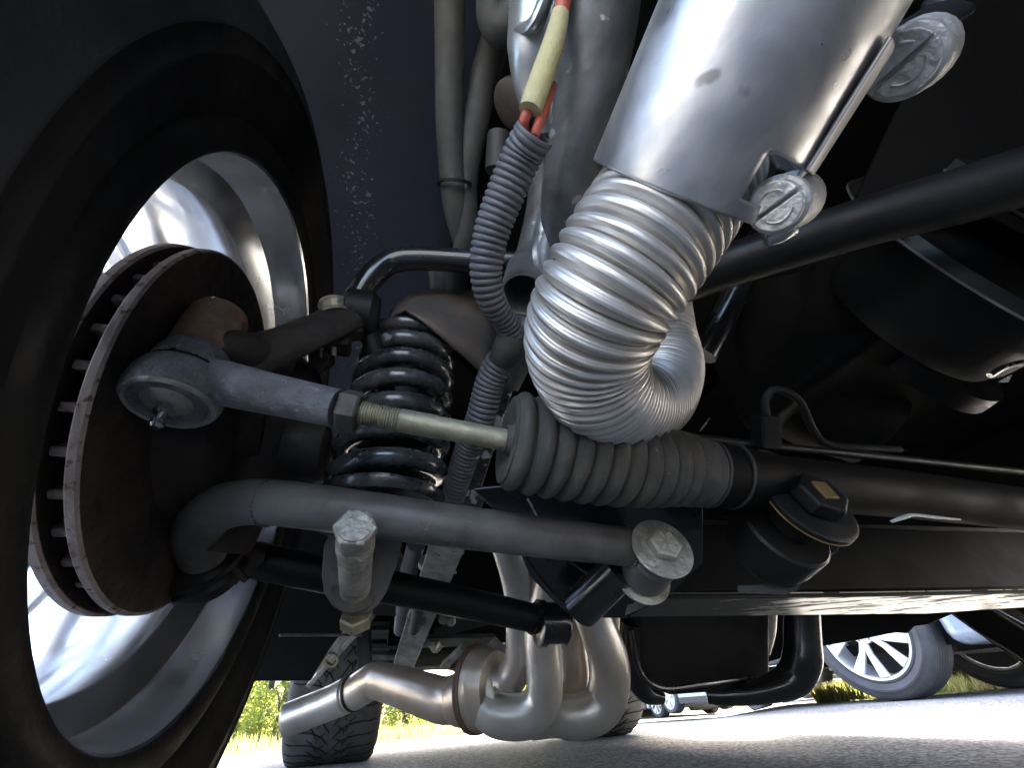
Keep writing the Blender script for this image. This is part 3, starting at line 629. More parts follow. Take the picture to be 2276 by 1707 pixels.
MB().tube([P(1255, 1238, .355), P(1300, 1272, .355), P(1355, 1303, .355), P(1385, 1318, .355)], .0011, 20, 8).build('gusset_lip', 'darkrail', cm)
MB().tube([P(1290, 1350, .365), P(1380, 1262, .345)], [.0175, .0165], 4, 36).build('pivot_sleeve', 'glossblack', cm)
MB().plate([P(1395, 1345, .352), P(1440, 1332, .348), P(1476, 1326, .343), P(1445, 1344, .345), P(1390, 1368, .352)], .004).build('bent_tab', 'chipped', cm)
MB().tube([P(1172, 1108, .36), P(1195, 1150, .355)], .0009, 4, 8).build('wire_end', 'boltsteel', cm)
# pivot boss and big bolt on the right
pb = thing('pivot_boss', P(1750, 1200, .33), 'black pivot boss with a brass-coloured hex bolt on the crossmember', 'pivot')
px_ = (P(1810, 1110, .305)-P(1720, 1200, .335)).normalized()
MB().lathe(P(1712, 1205, .335), px_, [(-.01, .032), (0, .034), (.020, .034), (.022, .032)], 48).build('boss', 'satinblack', pb)
MB().lathe(P(1780, 1142, .312), px_, [(-.012, .018), (0, .0205), (.006, .024), (.008, .024), (.009, .0325), (.0125, .0325), (.014, .030)], 48).build('flange', 'satinblack', pb)
MB().lathe(P(1780, 1142, .312), px_, [(.0082, .029), (.0084, .0329), (.0094, .0329), (.0094, .029)], 48, ring=True).build('flange_edge', 'copper', pb)
MB().hexa(P(1806, 1118, .304)+px_*.001, px_, .019, .013, rot=.2).build('hex_nut', 'satinblack', pb, bevel=.001)
nc = P(1797, 1140, .293)
fq = P(1806, 1118, .304)+px_*.0142
MB().box(fq, px_.cross(Z).normalized()*.012, px_.cross(px_.cross(Z)).normalized()*.015, px_*.003).build('hex_key_face', 'copper', pb, bevel=.0005)
MB().plate([P(1600, 1145, .345), P(1640, 1170, .342), P(1655, 1225, .338), P(1700, 1275, .335), P(1740, 1297, .333), P(1860, 1222, .335), P(1870, 1150, .34)], .004).build('ear_plate', 'satinblack', pb, bevel=.001)
MB().tube([P(1628, 1196, .332), P(1650, 1250, .33), P(1690, 1288, .328), P(1740, 1297, .327)], .0011, 16, 8).build('ear_lip', 'darkrail', pb)
MB().tube([P(1740, 1297, .327), P(1800, 1262, .327), P(1862, 1222, .33)], .0009, 10, 8).build('ear_lip', 'darkrail', pb)
MB().plate([P(1640, 1302, .325), P(1735, 1298, .325), P(1755, 1308, .323), P(1785, 1290, .32), P(1770, 1312, .32), P(1745, 1322, .322), P(1640, 1318, .325)], .002).build('torn_lip', 'darkrail', pb)
MB().plate([P(1870, 1153, .31), P(1896, 1138, .31), P(1886, 1150, .31), P(1868, 1162, .31)], .001).build('bright_tab', 'chrome', pb)
zt_ = MB().tube([P(1980, 1160, .34), P(2010, 1150, .34), P(2030, 1145, .342), P(2080, 1150, .345), P(2135, 1155, .35)], [.0012, .0018, .0014, .0016, .0008], 20, 6, ell=(1, .4)).build('zip_tie', 'clampcast', None)
tag(zt_, 'pale cut zip tie on the black steering rack at the right', 'zip tie')
#@@HOSE
# ================================================================ flexible metal hose
hs = thing('metal_hose', P(1300, 750, .22), 'ribbed silver metal hose curling back under itself, the brightest thing in the picture', 'hose')
hp = [P(1540, 350, .208), P(1480, 455, .205), P(1402, 570, .203), P(1335, 680, .210), P(1305, 772, .229), P(1333, 862, .256), P(1398, 900, .296), P(1458, 878, .340), P(1482, 812, .378), P(1468, 730, .405), P(1470, 640, .44), P(1520, 500, .48)]
hr = [.0340, .0340, .0338, .0332, .0325, .0315, .0305, .030, .030, .030, .030, .030]
def hose_prof():
    def f(s, L, r):
        # ring pitch shrinks along the hose where it is squeezed together
        ph = s/.0068 if s < .085 else (.085/.0068 + (s-.085)/.0057 if s < .15 else .085/.0068 + .065/.0057 + (s-.15)/.0057)
        x = abs(math.sin(math.pi*ph)); a = .0030 if s < .13 else .0023
        return r + a - 2*a*(1-x**.55)
    return f
MB().tube(hp, hr, 3000, 76, prof=hose_prof(), cap=False).build('ribbed_hose', 'hose', hs, sharp=80)
#@@DUCT
# aluminium duct barrel
du = thing('aluminium_duct', P(1600, 300, .2), 'smooth scuffed aluminium duct at the top, clamped round the ribbed hose', 'duct')
d0_, d1_ = P(1513, 427, .203), P(1757, -60, .158)
# notched sleeve as a grid with missing cells
def sleeve(c, ax, R0, R1, L, holes, m, name, par, a0=0, a1=2*math.pi, nseg=144, nl=70, th=.0016, ref=None, t0=0):
    ax = ax.normalized(); u = (ref-ax*ref.dot(ax)).normalized(); w = ax.cross(u); mb = MB(); full = abs(a1-a0-2*math.pi) < 1e-6; k_ = nseg if full else nseg+1
    for j in range(nl+1):
        for i in range(k_):
            a = a0+(a1-a0)*i/nseg; r = R0+(R1-R0)*j/nl
            mb.v.append(c+ax*(t0+L*j/nl)+(u*math.cos(a)+w*math.sin(a))*r)
    for j in range(nl):
        for i in range(nseg):
            a = math.degrees(a0+(a1-a0)*(i+.5)/nseg); t = t0+L*(j+.5)/nl
            if any(h[0] < a < h[1] and h[2] < t < h[3] for h in holes): continue
            i2 = (i+1) % k_ if full else i+1
            mb.f.append((j*k_+i, j*k_+i2, (j+1)*k_+i2, (j+1)*k_+i))
    return mb.build(name, m, par, solid=th, sharp=50)
dax = (d1_-d0_); ref = -ray(1600, 300); FA0, FA1 = 60, 150
# angle 0 faces the camera, positive towards the picture's right
sleeve(d0_, dax, .0462, .0422, dax.length+.02, [(30, 62, .008, .0245)], 'aluduct', 'barrel', du, ref=ref)
sl = sleeve(d0_, dax, .0476, .0468, .043, [], 'aluduct', 'overlap_flap', du, a0=R_(FA0), a1=R_(FA1), nseg=70, t0=.024, ref=ref)
#@@CLAMPS
def clamp_screw(c, ax, r, label, tail):
    t = thing('clamp_screw', c, label, 'clamp screw', 'slotted clamp screws of the duct')
    ax = ax.normalized()
    h = MB().lathe(c, ax, [(-.012, r*.9), (-.004, r*1.12), (0, r*1.2), (.002, r*1.15), (.003, r*1.02), (.003, r*.6)], 48).build('collar', 'clampcast', t)
    slot = (tail-ax*tail.dot(ax)).normalized(); per = ax.cross(slot)
    for sgn in (-1, 1):
        mb = MB(); pts = [c+ax*.003+slot*(r*.95*math.cos(a))+per*(sgn*(r*.95*math.sin(a)*1+r*.07)) for a in [math.pi*i/18 for i in range(19)]]
        mb.plate([p+ax*.0022 for p in pts], .0045, ax); hf = mb.build('slotted_head', 'clampcast', t, bevel=.0009)
        mb2 = MB()
        arc = [c+ax*.0078+slot*(r*.55*math.cos(a))+per*(sgn*(r*.55*math.sin(a)+r*.1)) for a in [math.pi*(.12+.76*i/12) for i in range(13)]]
        mb2.tube(arc, r*.05, 24, 6); mb2.build('cast_ring', 'clampcast', hf)
    MB().tube([c-ax*.010, c-ax*.016+tail.normalized()*-.0, c-ax*.03], [r*1.0, r*1.25, r*1.3], 8, 24).build('socket', 'clampcast', t)
    return t
s_dir = (P(1990, 160, .18)-P(2075, 90, .18))
clamp_screw(P(2012, 138, .172), (P(2000, 146, .16)-P(2045, 120, .19)), .0118, 'upper and larger slotted clamp screw, near the top right', s_dir)
clamp_screw(P(1730, 456, .168), (P(1722, 458, .156)-P(1775, 440, .19)), .0098, 'lower slotted clamp screw at the mouth of the aluminium duct', P(1690, 470, .18)-P(1775, 415, .18))
cl = thing('clamp_band', P(1990, 60, .2), 'black clamp band between duct and clamp screws', 'clamp')
MB().tube([P(1900, 100, .205), P(1960, 90, .20), P(2040, 60, .198), P(2110, 20, .2)], .011, 12, 16, ell=(1, .35)).build('band', 'satinblack', cl)
MB().tube([P(2100, -20, .21), P(2082, 60, .205)], [.008, .009], 6, 20).build('pivot', 'chrome', cl)
MB().beam(P(1700, 380, .2), P(1790, 410, .2), .012, .02).build('band', 'satinblack', cl, bevel=.002)
MB().tube([P(1700, 530, .20), P(1730, 520, .198), P(1755, 505, .198)], .005, 8, 12).build('hook', 'chrome', cl)
#@@UPPER
# ================================================================ conduit and wires
cn = thing('split_loom_conduit', P(1110, 600, .36), 'grey ribbed cable conduit running down from the red wires past the metal hose', 'conduit')
MB().tube([P(1186, 300, .282), P(1158, 350, .292), P(1120, 440, .302), P(1092, 520, .31), P(1080, 600, .318), P(1092, 665, .33), P(1125, 720, .35), P(1142, 752, .36)], [.0135, .0137, .0136, .0131, .0120, .0110, .0098, .0092], 700, 36, cap=False, prof=bellow(.0050, .0011, pw=.5)).build('upper_conduit', 'conduit', cn, sharp=80)
cm0 = P(1188, 297, .2815); cmx = (P(1186, 300, .282)-P(1158, 350, .292)).normalized()
MB().lathe(cm0, cmx, [(-.012, .0118), (0, .0118), (.0012, .0128), (.0008, .0142), (-.001, .0146), (-.003, .0140)], 40, cap=False).build('conduit_rim', 'conduit', cn, sharp=70)
MB().lathe(cm0-cmx*.02, cmx, [(0, .0128), (.0005, .001)], 20).build('conduit_mouth_shade', 'groove', cn)  # near-black disc paints the shade inside the conduit mouth
MB().tube([P(1138, 745, .357), P(1128, 775, .36), P(1116, 800, .365)], [.0125, .0140, .0125], 14, 28).build('joining_sleeve', 'rubberhose', cn)
MB().tube([P(1118, 795, .37), P(1090, 850, .38), P(1068, 930, .39), P(1040, 1000, .41), P(1005, 1110, .44)], [.0135, .0135, .0135, .013, .012], 600, 28, cap=False, prof=bellow(.0050, .0010, pw=.5)).build('lower_conduit', 'conduit', cn, sharp=80)
wr = thing('wiring', P(1180, 200, .3), 'two red wires and a yellow fibreglass sleeve entering the top of the conduit', 'wires')
MB().tube([P(1262, -60, .285), P(1245, 40, .288), P(1222, 100, .285), P(1176, 240, .279), P(1163, 275, .280), P(1172, 312, .292)], [.0056, .0056, .005, .0040, .0038, .0038], 30, 14).build('red_wire', 'wire', wr)
MB().tube([P(1228, 190, .295), P(1212, 235, .283), P(1192, 290, .281), P(1182, 320, .292)], .0036, 16, 12).build('red_wire', 'wire', wr)
MB().tube([P(1246, 30, .282), P(1232, 90, .281), P(1208, 160, .279), P(1178, 246, .276)], [.0062, .0076, .0082, .0080], 24, 20).build('yellow_sleeve', 'sleeve', wr)
MB().tube([P(1190, 240, .28), P(1180, 310, .292)], .004, 6, 10).build('black_wire', 'rubberhose', wr)
# big frame tube next to the wires
def tube_thing(name, pts, r, m, label, cat, n=40, seg=28, **k):
    return tag(MB().tube(pts, r, n, seg, **k).build(name, m), label, cat)
tube_thing('frame_tube', [P(1345, -120, .30), P(1330, 60, .31), P(1298, 260, .325), P(1262, 430, .345), P(1245, 560, .37), P(1240, 640, .39)], [.0300, .0290, .0265, .0225, .018, .014], 'dulltube', 'wide scuffed grey tube between the red wires and the aluminium duct', 'frame tube', 50, 36)
cn2 = thing('foil_can', P(1200, 60, .36), 'shiny silver can with dents behind the yellow sleeve', 'can')
MB().tube([P(1225, -120, .36), P(1215, 20, .36), P(1200, 110, .365), P(1195, 190, .375), P(1210, 300, .39)], [.036, .034, .030, .022, .012], 40, 36).build('can_body', 'silvertank', cn2)
MB().tube([P(1150, 60, .345), P(1190, 50, .325), P(1215, -10, .32)], [.004, .012, .012], 16, 14, ell=(1, .5)).build('foil_fold', 'silvertank', cn2)
tube_thing('bent_rubber_hose', [P(1100, -60, .40), P(1095, 30, .39), P(1120, 60, .385), P(1150, 20, .38)], [.015, .016, .017, .016], 'rubberhose', 'bent grey rubber hose at the top left of the silver can', 'hose')
tube_thing('coolant_hose', [P(1000, -80, .42), P(1000, 120, .42), P(1000, 280, .425), P(1010, 430, .43), P(1022, 500, .44), P(1040, 560, .45)], [.0165, .0155, .0145, .014, .013, .012], 'rubberhose', 'long dark hose hanging in front of the navy panel, leftmost of the pair', 'hose')
tube_thing('coolant_hose', [P(1110, 60, .45), P(1080, 160, .44), P(1055, 280, .435), P(1035, 400, .435), P(1035, 520, .44), P(1008, 660, .47)], [.016, .016, .0145, .013, .012, .012], 'rubberhose', 'dark hose of the pair nearer the conduit, ending in a frayed tip', 'hose')
tg_ = MB().lathe(P(1010, 408, .425), (P(1010, 450, .43)-P(1010, 400, .425)).normalized(), [(-.0012, .015), (-.0012, .0185), (.0012, .0185), (.0012, .015)], 32, ring=True).build('cable_tie', 'satinblack')
tag(tg_, 'thin black cable tie round the two hanging hoses', 'cable tie')
fl = thing('brass_fitting', P(1130, 240, .42), 'dull olive round fitting with a bright edge left of the wires', 'fitting')
fx = (P(1165, 170, .44)-P(1130, 250, .42)).normalized()
MB().lathe(P(1142, 232, .42), Vector(fx+A*.5).normalized(), [(-.006, .018), (-.003, .0245), (.004, .0245), (.006, .021), (.012, .0225), (.016, .0225), (.018, .019), (.024, .0215), (.03, .0205)], 40).build('flange', 'nutsteel', fl)
MB().tube([P(1110, 300, .43), P(1105, 380, .43)], .013, 6, 16).build('stem', 'darkrail', fl)
op = thing('open_pipe', P(1160, 640, .36), 'open-ended grey pipe between the conduit and the metal hose', 'pipe')
pa, pb2 = P(1162, 655, .355), P(1215, 480, .41)
pd = (P(1172, 600, .40)-pa).normalized()
MB().lathe(pa, pd, [(0, .0172), (-.0012, .0185), (0, .0198), (.012, .0205), (.05, .0205), (.05, .0165), (.004, .0165)], 44, ring=True).build('pipe_mouth', 'greytube', op)
MB().tube([pa+pd*.04, P(1190, 560, .43), P(1215, 430, .43), P(1200, 330, .43)], [.020, .02, .02, .02], 20, 28).build('pipe_run', 'dulltube', op)
MB().lathe(P(1165, 648, .40), pd, [(0, .0164), (.001, .001)], 30).build('bore_shade', 'blackpanel', op)  # black disc paints the shade inside the open pipe
tube_thing('clipped_hose', [P(1225, 470, .36), P(1215, 520, .362), P(1208, 570, .365), P(1222, 640, .37)], [.011, .012, .012, .010], 'silvertank', 'small pale clipped hose end beside the ribs of the metal hose', 'hose')
# chassis rail on the near side running back
cr = thing('main_chassis_rail', P(1100, 900, .5), 'main grey chassis rail running from the spring tower back towards the rear tyre', 'chassis rail')
MB().beam(P(1175, 640, .45), P(1035, 1100, .56), .036, .03, _F*-1).build('front_section', 'chiprail', cr, bevel=.003)
MB().beam(P(1035, 1100, .60), P(893, 1490, 1.25), .058, .05, _F*-1).build('rear_section', 'rail', cr, bevel=.003)
MB().tube([P(1190, 660, .44), P(1165, 760, .44), P(1130, 860, .45)], [.02, .018, .012], 14, 16).build('weld_knuckle', 'dulltube', cr)
for k in range(7):
    MB().hexa(P(1060-16*k, 1140+44*k, .59+.09*k*(1+.1*k)), _F*-1, .004, .003).build('rivet', 'boltsteel', cr)
# diagonal tube on the right
tube_thing('diagonal_frame_tube', [P(1480, 640, .40), P(1620, 590, .38), P(1900, 500, .34), P(2150, 430, .31), P(2450, 340, .28)], [.021, .0205, .0205, .0215, .022], 'satinblack', 'thick black tube rising to the right edge behind the metal hose', 'frame tube', 40, 36)
tube_thing('short_strut', [P(1660, 600, .46), P(1560, 790, .44)], [.0155, .0150], 'glossblack', 'short glossy strut right of the hose curl', 'strut', 10, 28)
# pulleys
pu = thing('engine_pulley', P(2150, 700, .42), 'black stacked pulley discs at the right under the diagonal tube', 'pulley')
pc0 = P(2335, 470, .40)
MB().plate([P(1860, 530, .375), P(2020, 480, .368), P(2330, 385, .35), P(2330, -150, .35), P(2140, -150, .36), P(2120, 40, .36), P(1990, 250, .37)], .004).build('dark_cover_sheet', 'blackpanel', pu)  # black sheet added for the plain darkness above the tube, hides the discs
for t_, r_ in ((.0, .152), (.055, .160)):
    MB().lathe(pc0, B, [(t_-.02, r_*.72), (t_-.010, r_-.006), (t_-.001, r_), (t_+.0015, r_), (t_+.003, r_-.003), (t_+.004, r_*.7)], 120).build('pulley_disc', 'satinblack', pu)
    MB().lathe(pc0, B, [(t_-.0012, r_+.0002), (t_-.0012, r_+.0011), (t_+.0008, r_+.0011), (t_+.0008, r_+.0002)], 120, ring=True).build('rim_highlight', 'greytube', pu)  # paler ring paints the highlight along the disc rim
MB().lathe(pc0, B, [(.06, .110), (.13, .106), (.145, .100), (.148, .07)], 96).build('drum', 'satinblack', pu)
MB().lathe(P(2050, 800, .56), B, [(-.02, .085), (0, .088), (.003, .088), (.004, .05), (.02, .045), (.022, .03)], 72).build('lower_disc', 'satinblack', pu)
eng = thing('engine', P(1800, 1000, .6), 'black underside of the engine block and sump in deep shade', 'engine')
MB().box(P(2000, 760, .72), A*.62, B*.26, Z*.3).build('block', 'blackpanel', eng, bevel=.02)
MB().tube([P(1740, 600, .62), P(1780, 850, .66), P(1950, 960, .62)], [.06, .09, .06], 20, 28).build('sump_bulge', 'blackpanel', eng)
MB().tube([P(1705, 930, .36), P(1700, 890, .36), P(1725, 865, .36), P(1775, 890, .365), P(1810, 960, .37), P(1850, 990, .37), P(2000, 1000, .38)], .0035, 40, 10).build('breather_hose', 'satinblack', eng)
MB().tube([P(1556, 958, .30), P(1578, 930, .31)], .0006, 3, 6).build('bright_wire', 'chrome', eng)
cx_ = thing('bright_clip', P(2230, 820, .40), 'small bright metal clip at the right edge below the pulleys', 'clip')
MB().tube([P(2200, 835, .40), P(2235, 815, .40), P(2300, 800, .40)], .003, 10, 8).build('clip_wire', 'chrome', cx_)
MB().plate([P(2215, 850, .40), P(2250, 830, .40), P(2240, 850, .40)], .001).build('clip_tab', 'chrome', cx_)
#@@EXHAUST
# ================================================================ exhaust
ex = thing('exhaust_header', P(1200, 1560, .62), 'pale ceramic coated exhaust header whose four tubes curve into one collector', 'exhaust')
def ht_(pts, r, m='ceramic'): return MB().tube([P(*p) for p in pts], r, 60, 36).build('primary_tube', m, ex)
# nearest tube: down from behind the arm bushing and round into the collector
ht_([(1225, 1250, .62), (1205, 1400, .60), (1210, 1500, .585), (1205, 1555, .58), (1170, 1590, .58), (1110, 1590, .59), (1080, 1572, .60)], [.026, .026, .026, .0265, .0275, .0275, .027])
ht_([(1115, 1180, .60), (1150, 1300, .62), (1158, 1400, .635), (1152, 1475, .64), (1120, 1520, .64), (1075, 1520, .64)], [.022, .023, .0235, .024, .025, .025])
ht_([(1290, 1300, .68), (1330, 1400, .66), (1355, 1480, .645), (1345, 1555, .635), (1300, 1590, .63), (1230, 1592, .64), (1180, 1600, .65)], [.030, .031, .0315, .031, .029, .027, .026])
ht_([(1262, 1350, .72), (1272, 1450, .715), (1275, 1500, .71), (1255, 1530, .71), (1200, 1560, .70)], [.026, .026, .026, .026, .025], 'ceramic_tan')
ht_([(1130, 1130, .64), (1165, 1230, .66), (1190, 1300, .67), (1200, 1380, .68)], [.020, .022, .024, .024])
cc = [P(1120, 1530, .64), P(1085, 1530, .645), P(1058, 1534, .65)]
cax = (P(1000, 1535, .68)-P(1085, 1535, .645)).normalized()
cb = P(1072, 1528, .65)
MB().tube([cb-cax*.03, cb-cax*.008, cb+cax*.004], [.048, .055, .057], 12, 48).build('collector', 'ceramic_tan', ex)
MB().lathe(cb+cax*.004, cax, [(0, .035), (0, .0590), (.005, .0590), (.006, .0597), (.009, .0597), (.009, .035)], 56).build('flange', 'tank', ex)
MB().plate([P(1085, 1505, .592), P(1092, 1515, .590), P(1098, 1545, .588), (P(1098, 1580, .588)), P(1090, 1595, .59), P(1082, 1580, .592), P(1081, 1530, .593)], .006).build('bolt_tab', 'white', ex, bevel=.001)
MB().tube([P(1072, 1548, .655), P(1050, 1550, .662), P(1022, 1553, .67), P(1008, 1554, .675), P(985, 1556, .68), P(950, 1546, .69), P(905, 1531, .705), P(865, 1519, .72), P(835, 1512, .728)], [.0385, .0385, .0375, .0335, .0325, .0315, .0300, .0285, .0275], 50, 44).build('reducer', 'ceramic_tan', ex)
MB().tube([P(846, 1513, .726), P(832, 1512, .729), P(815, 1522, .733), P(790, 1538, .74), P(760, 1552, .747)], [.0270, .0280, .0285, .0282, .0275], 20, 44).build('elbow', 'ceramic_tan', ex)
jx = (P(740, 1560, .752)-P(800, 1533, .737)).normalized()
MB().lathe(P(788, 1538, .740), jx, [(0, .027), (0, .0302), (.004, .0302), (.004, .027)], 44, ring=True).build('joint_band', 'castiron', ex)
for q_ in (768, 758): MB().lathe(P(q_, 1538+(788-q_)*.45, .740+(788-q_)*.0002), jx, [(0, .0265), (.001, .0287), (.003, .0287), (.004, .0265)], 44, ring=True).build('joint_band', 'ceramic_tan', ex)
tp = [P(775, 1543, .743), P(735, 1562, .748), P(690, 1580, .748), P(660, 1592, .745), P(636, 1602, .742)]
MB().tube(tp, [.0275, .0262, .0255, .0255, .0258], 24, 44, cap=False).build('tail_pipe', 'ceramic', ex, solid=.0025)
# far bank header: dark pipes
ex2 = thing('far_exhaust_pipe', P(1780, 1560, .7), 'dark glossy exhaust pipe hooping down right of the black sump', 'exhaust')
MB().tube([P(1782, 1300, .78), P(1783, 1400, .76), P(1783, 1462, .745), P(1760, 1510, .74), P(1700, 1535, .735), P(1620, 1546, .74), P(1570, 1545, .75)], [.028, .030, .031, .028, .020, .016, .014], 60, 36).build('hoop', 'glossblack', ex2)
MB().tube([P(1715, 1330, .85), P(1708, 1400, .85), P(1700, 1450, .85)], [.012, .014, .010], 14, 24).build('bright_pipe', 'ceramic', ex2)
MB().tube([P(1430, 1340, .74), P(1420, 1400, .74), P(1400, 1440, .74)], [.05, .045, .03], 12, 28).build('tan_pipe', 'ceramic_tan', ex2)
su = thing('engine_sump', P(1550, 1560, .72), 'black boxy engine sump hanging between the two exhaust headers', 'engine sump')
sq = [P(1395, 1320, .70), P(1690, 1320, .80), P(1690, 1505, .80), P(1640, 1515, .79), P(1475, 1530, .72), P(1430, 1515, .71), P(1402, 1470, .70)]
MB().plate(sq, .05).build('pan', 'satinblack', su, bevel=.012)
MB().tube([P(1402, 1400, .665), P(1420, 1490, .665), P(1470, 1530, .672), P(1560, 1522, .70), P(1680, 1505, .76)], [.004, .0045, .004, .004, .003], 30, 10).build('pan_lip', 'glossblack', su)
MB().tube([P(1405, 1380, .70), P(1405, 1470, .70), P(1430, 1535, .70), P(1470, 1552, .71)], [.02, .022, .017, .010], 24, 20).build('side_pipe', 'glossblack', su)
#@@REAR
# ================================================================ rear tyres
tread_curves = []
def rear_tyre(c, label, seed, width=.30, R=.325):
    t = thing('rear_wheel', Vector((c.x, c.y, terrain(c.x, c.y))), label, 'wheel', 'rear wheels of the car')
    hub = Vector((c.x, c.y, R-.004)); ax = Vector((A.x, A.y, 0))
    MB().lathe(hub+ax*width/2, ax, tyre_prof(0, width, .225, R), 112, cap=False).build('tyre', 'tyre_dusty', t, sharp=60)
    MB().lathe(hub+ax*width/2, ax, [(-.01, .2), (-.01, .224), (-width+.01, .224), (-width+.01, .2)], 64, ring=True).build('rim', 'barrel', t)
    MB().lathe(hub, ax, [(-.02, .215), (.0, .215)], 40).build('wheel_disc', 'darkrail', t)
    gm = MB(); rnd = random.Random(seed)
    def sp_(x, th):  # x across -.5..5, th angle
        hw = width/2; xx = x*width
        e = max(0, abs(xx)-(hw-.03)); r = R - .004*(e/.02)**2 + .0004
        return hub + ax*xx + (Vector((B.x, B.y, 0))*math.cos(th)+Z*math.sin(th))*r
    for k in range(40):
        th0 = 2*math.pi*k/40
        for sgn in (-1, 1):
            o_ = .5*2*math.pi/40 if sgn > 0 else 0
            prof = [(.02, 0), (.10, .10), (.2, .15), (.32, .17), (.44, .17), (.49, .18)]
            gm.ring_sweep([sp_(sgn*x, th0+o_-a*1.1) for x, a in prof], [.0018, .0030, .0030, .0026, .0022, .0014], 6, True, (1, 1))
            prof = [(.16, -.06), (.2, .03), (.26, .08)]
            gm.ring_sweep([sp_(sgn*x, th0+o_-a*1.1) for x, a in prof], [.0026, .0024, .0012], 6, True)
            prof = [(.06, .0), (.13, -.04), (.15, -.10)]
            gm.ring_sweep([sp_(sgn*x, th0+o_-a*1.1) for x, a in prof], [.0016, .0026, .0012], 6, True)
    gm.build('tread_grooves', 'groove', t, flat=True)
    return t
RL = onz(727, 1702); RL = Vector((RL.x, RL.y, 0)) + B*.10
RR = RL + A*1.12 + B*.0
rear_tyre(RL, 'wide rear wheel with branching tread grooves, behind the exhaust tip', 3)
rear_tyre(RR, 'rear wheel on the far side, mostly hidden by the exhaust header', 4)
# front wheel on the far side
w2 = thing('far_front_wheel', car(1.42, 0, 0), 'front wheel on the far side, only its dark tyre edge at the right', 'wheel')
H2 = car(1.45, 0, .33)
MB().lathe(H2+A*.235, A, tyre_prof(0, .235, .228, .334), 96, cap=False).build('tyre', 'tyre', w2, sharp=60)
MB().lathe(H2, A, [(0, .229), (0, .22), (.06, .19), (.2, .2), (.23, .228)], 64, cap=False).build('barrel', 'barrel', w2)
# ================================================================ rear chassis bits
rc = thing('rear_chassis', P(900, 1430, 1.1), 'grey and black bars and brackets of the rear chassis seen through the lower arms', 'chassis frame')
def bar(x0, y0, z0, x1, y1, z1, w_, h_, m, nm='bar'): return MB().beam(P(x0, y0, z0), P(x1, y1, z1), w_, h_, _F*-1).build(nm, m, rc, bevel=.002)
bar(845, 1345, .95, 700, 1505, 1.12, .012, .06, 'rail', 'brace_plate')
bar(770, 1395, 1.0, 690, 1480, 1.1, .05, .01, 'rail', 'brace_plate')
bar(815, 1385, 1.2, 935, 1388, 1.2, .03, .03, 'darkrail')
bar(800, 1403, 1.15, 930, 1405, 1.15, .022, .022, 'rail')
bar(815, 1432, 1.2, 900, 1434, 1.2, .018, .02, 'darkrail')
bar(812, 1456, 1.2, 895, 1458, 1.2, .016, .02, 'rail')
bar(808, 1395, 1.1, 812, 1500, 1.1, .035, .02, 'darkrail', 'upright')
bar(940, 1425, 1.0, 1100, 1422, 1.05, .022, .02, 'rail')
bar(1030, 1440, 1.0, 985, 1482, 1.05, .016, .016, 'rail')
bar(925, 1486, 1.05, 1000, 1482, 1.05, .008, .01, 'rail')
bar(1090, 1425, 1.02, 1125, 1460, 1.02, .03, .01, 'rail')
bar(970, 1400, 1.1, 1120, 1360, 1.05, .03, .03, 'darkrail')
bar(620, 1412, .72, 805, 1412, .85, .002, .006, 'rail', 'panel_flange')
bar(700, 1330, .9, 1120, 1360, 1.0, .04, .03, 'darkrail')
bar(860, 1210, .9, 900, 1290, 1.0, .03, .03, 'darkrail')
MB().tube([P(975, 1210, .75), P(955, 1260, .78), P(938, 1320, .82), P(920, 1400, .9)], [.014, .013, .013, .012], 16, 20).build('fuel_line', 'rubberhose', rc)
MB().tube([P(925, 1210, .8), P(905, 1290, .85), P(890, 1400, 1.0)], [.018, .018, .016], 12, 20).build('rubber_line', 'conduit', rc)
MB().lathe(P(950, 1252, .765), (P(938, 1320, .82)-P(975, 1210, .75)).normalized(), [(-.004, .014), (-.004, .0165), (.0, .0165), (.002, .015), (.006, .0165), (.008, .014)], 24).build('pipe_clamp', 'boltsteel', rc)
MB().lathe(P(737, 1466, .95), _F*-1, [(-.005, .012), (0, .0175), (.004, .0175), (.004, .012), (-.002, .011)], 24, cap=False).build('eyelet', 'passivated', rc)
MB().lathe(P(917, 1367, .9), _F*-1, [(-.005, .008), (0, .013), (.004, .013), (.004, .009), (-.002, .008)], 24, cap=False).build('eyelet', 'conduit', rc)
MB().tube([P(960, 1432, .98), P(968, 1445, .98), P(982, 1430, .98)], .008, 8, 10).build('hanger', 'boltsteel', rc)
for (a, b) in ((985, 1378), (1002, 1382)):
    MB().lathe(P(a, b, .95), _F*-1, [(-.02, .01), (0, .012), (.004, .009)], 16).build('bolt', 'boltsteel', rc)
ax_ = thing('rear_axle', RL+Z*.32, 'dark rear axle housing between the rear tyres', 'axle')
MB().tube([RL+A*.1+Z*.32, RL+A*.45+Z*.32, RL+A*.56+Z*.32, RL+A*.68+Z*.32, RL+A*1.0+Z*.32], [.04, .045, .12, .045, .04], 40, 28).build('housing', 'darkrail', ax_)
tag(MB().box(car(1.12, .2, .60), A*.012, B*1.55, Z*.62).build('darkening_panel', 'blackpanel'), 'added black panel that darkens the far side of the engine bay', 'panel')  # black panel added to darken this side and hide the far wheel
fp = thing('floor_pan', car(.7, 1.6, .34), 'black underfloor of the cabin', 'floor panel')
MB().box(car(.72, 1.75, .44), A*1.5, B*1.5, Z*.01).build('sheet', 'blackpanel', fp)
rock = thing('rocker_panel', P(1900, 1400, 1.1), 'black lower body edge above the blue car wheel', 'body panel')
k_ = [(1700, 1240), (1700, 1470), (1822, 1433), (1900, 1420), (1985, 1402), (2015, 1404), (2030, 1388), (2060, 1384), (2078, 1376), (2110, 1362), (2200, 1345), (2200, 1240)]
MB().plate([P(a, b, 1.05-.0004*(a-1700)) for a, b in k_], .02).build('sill', 'blackpanel', rock, bevel=.003)
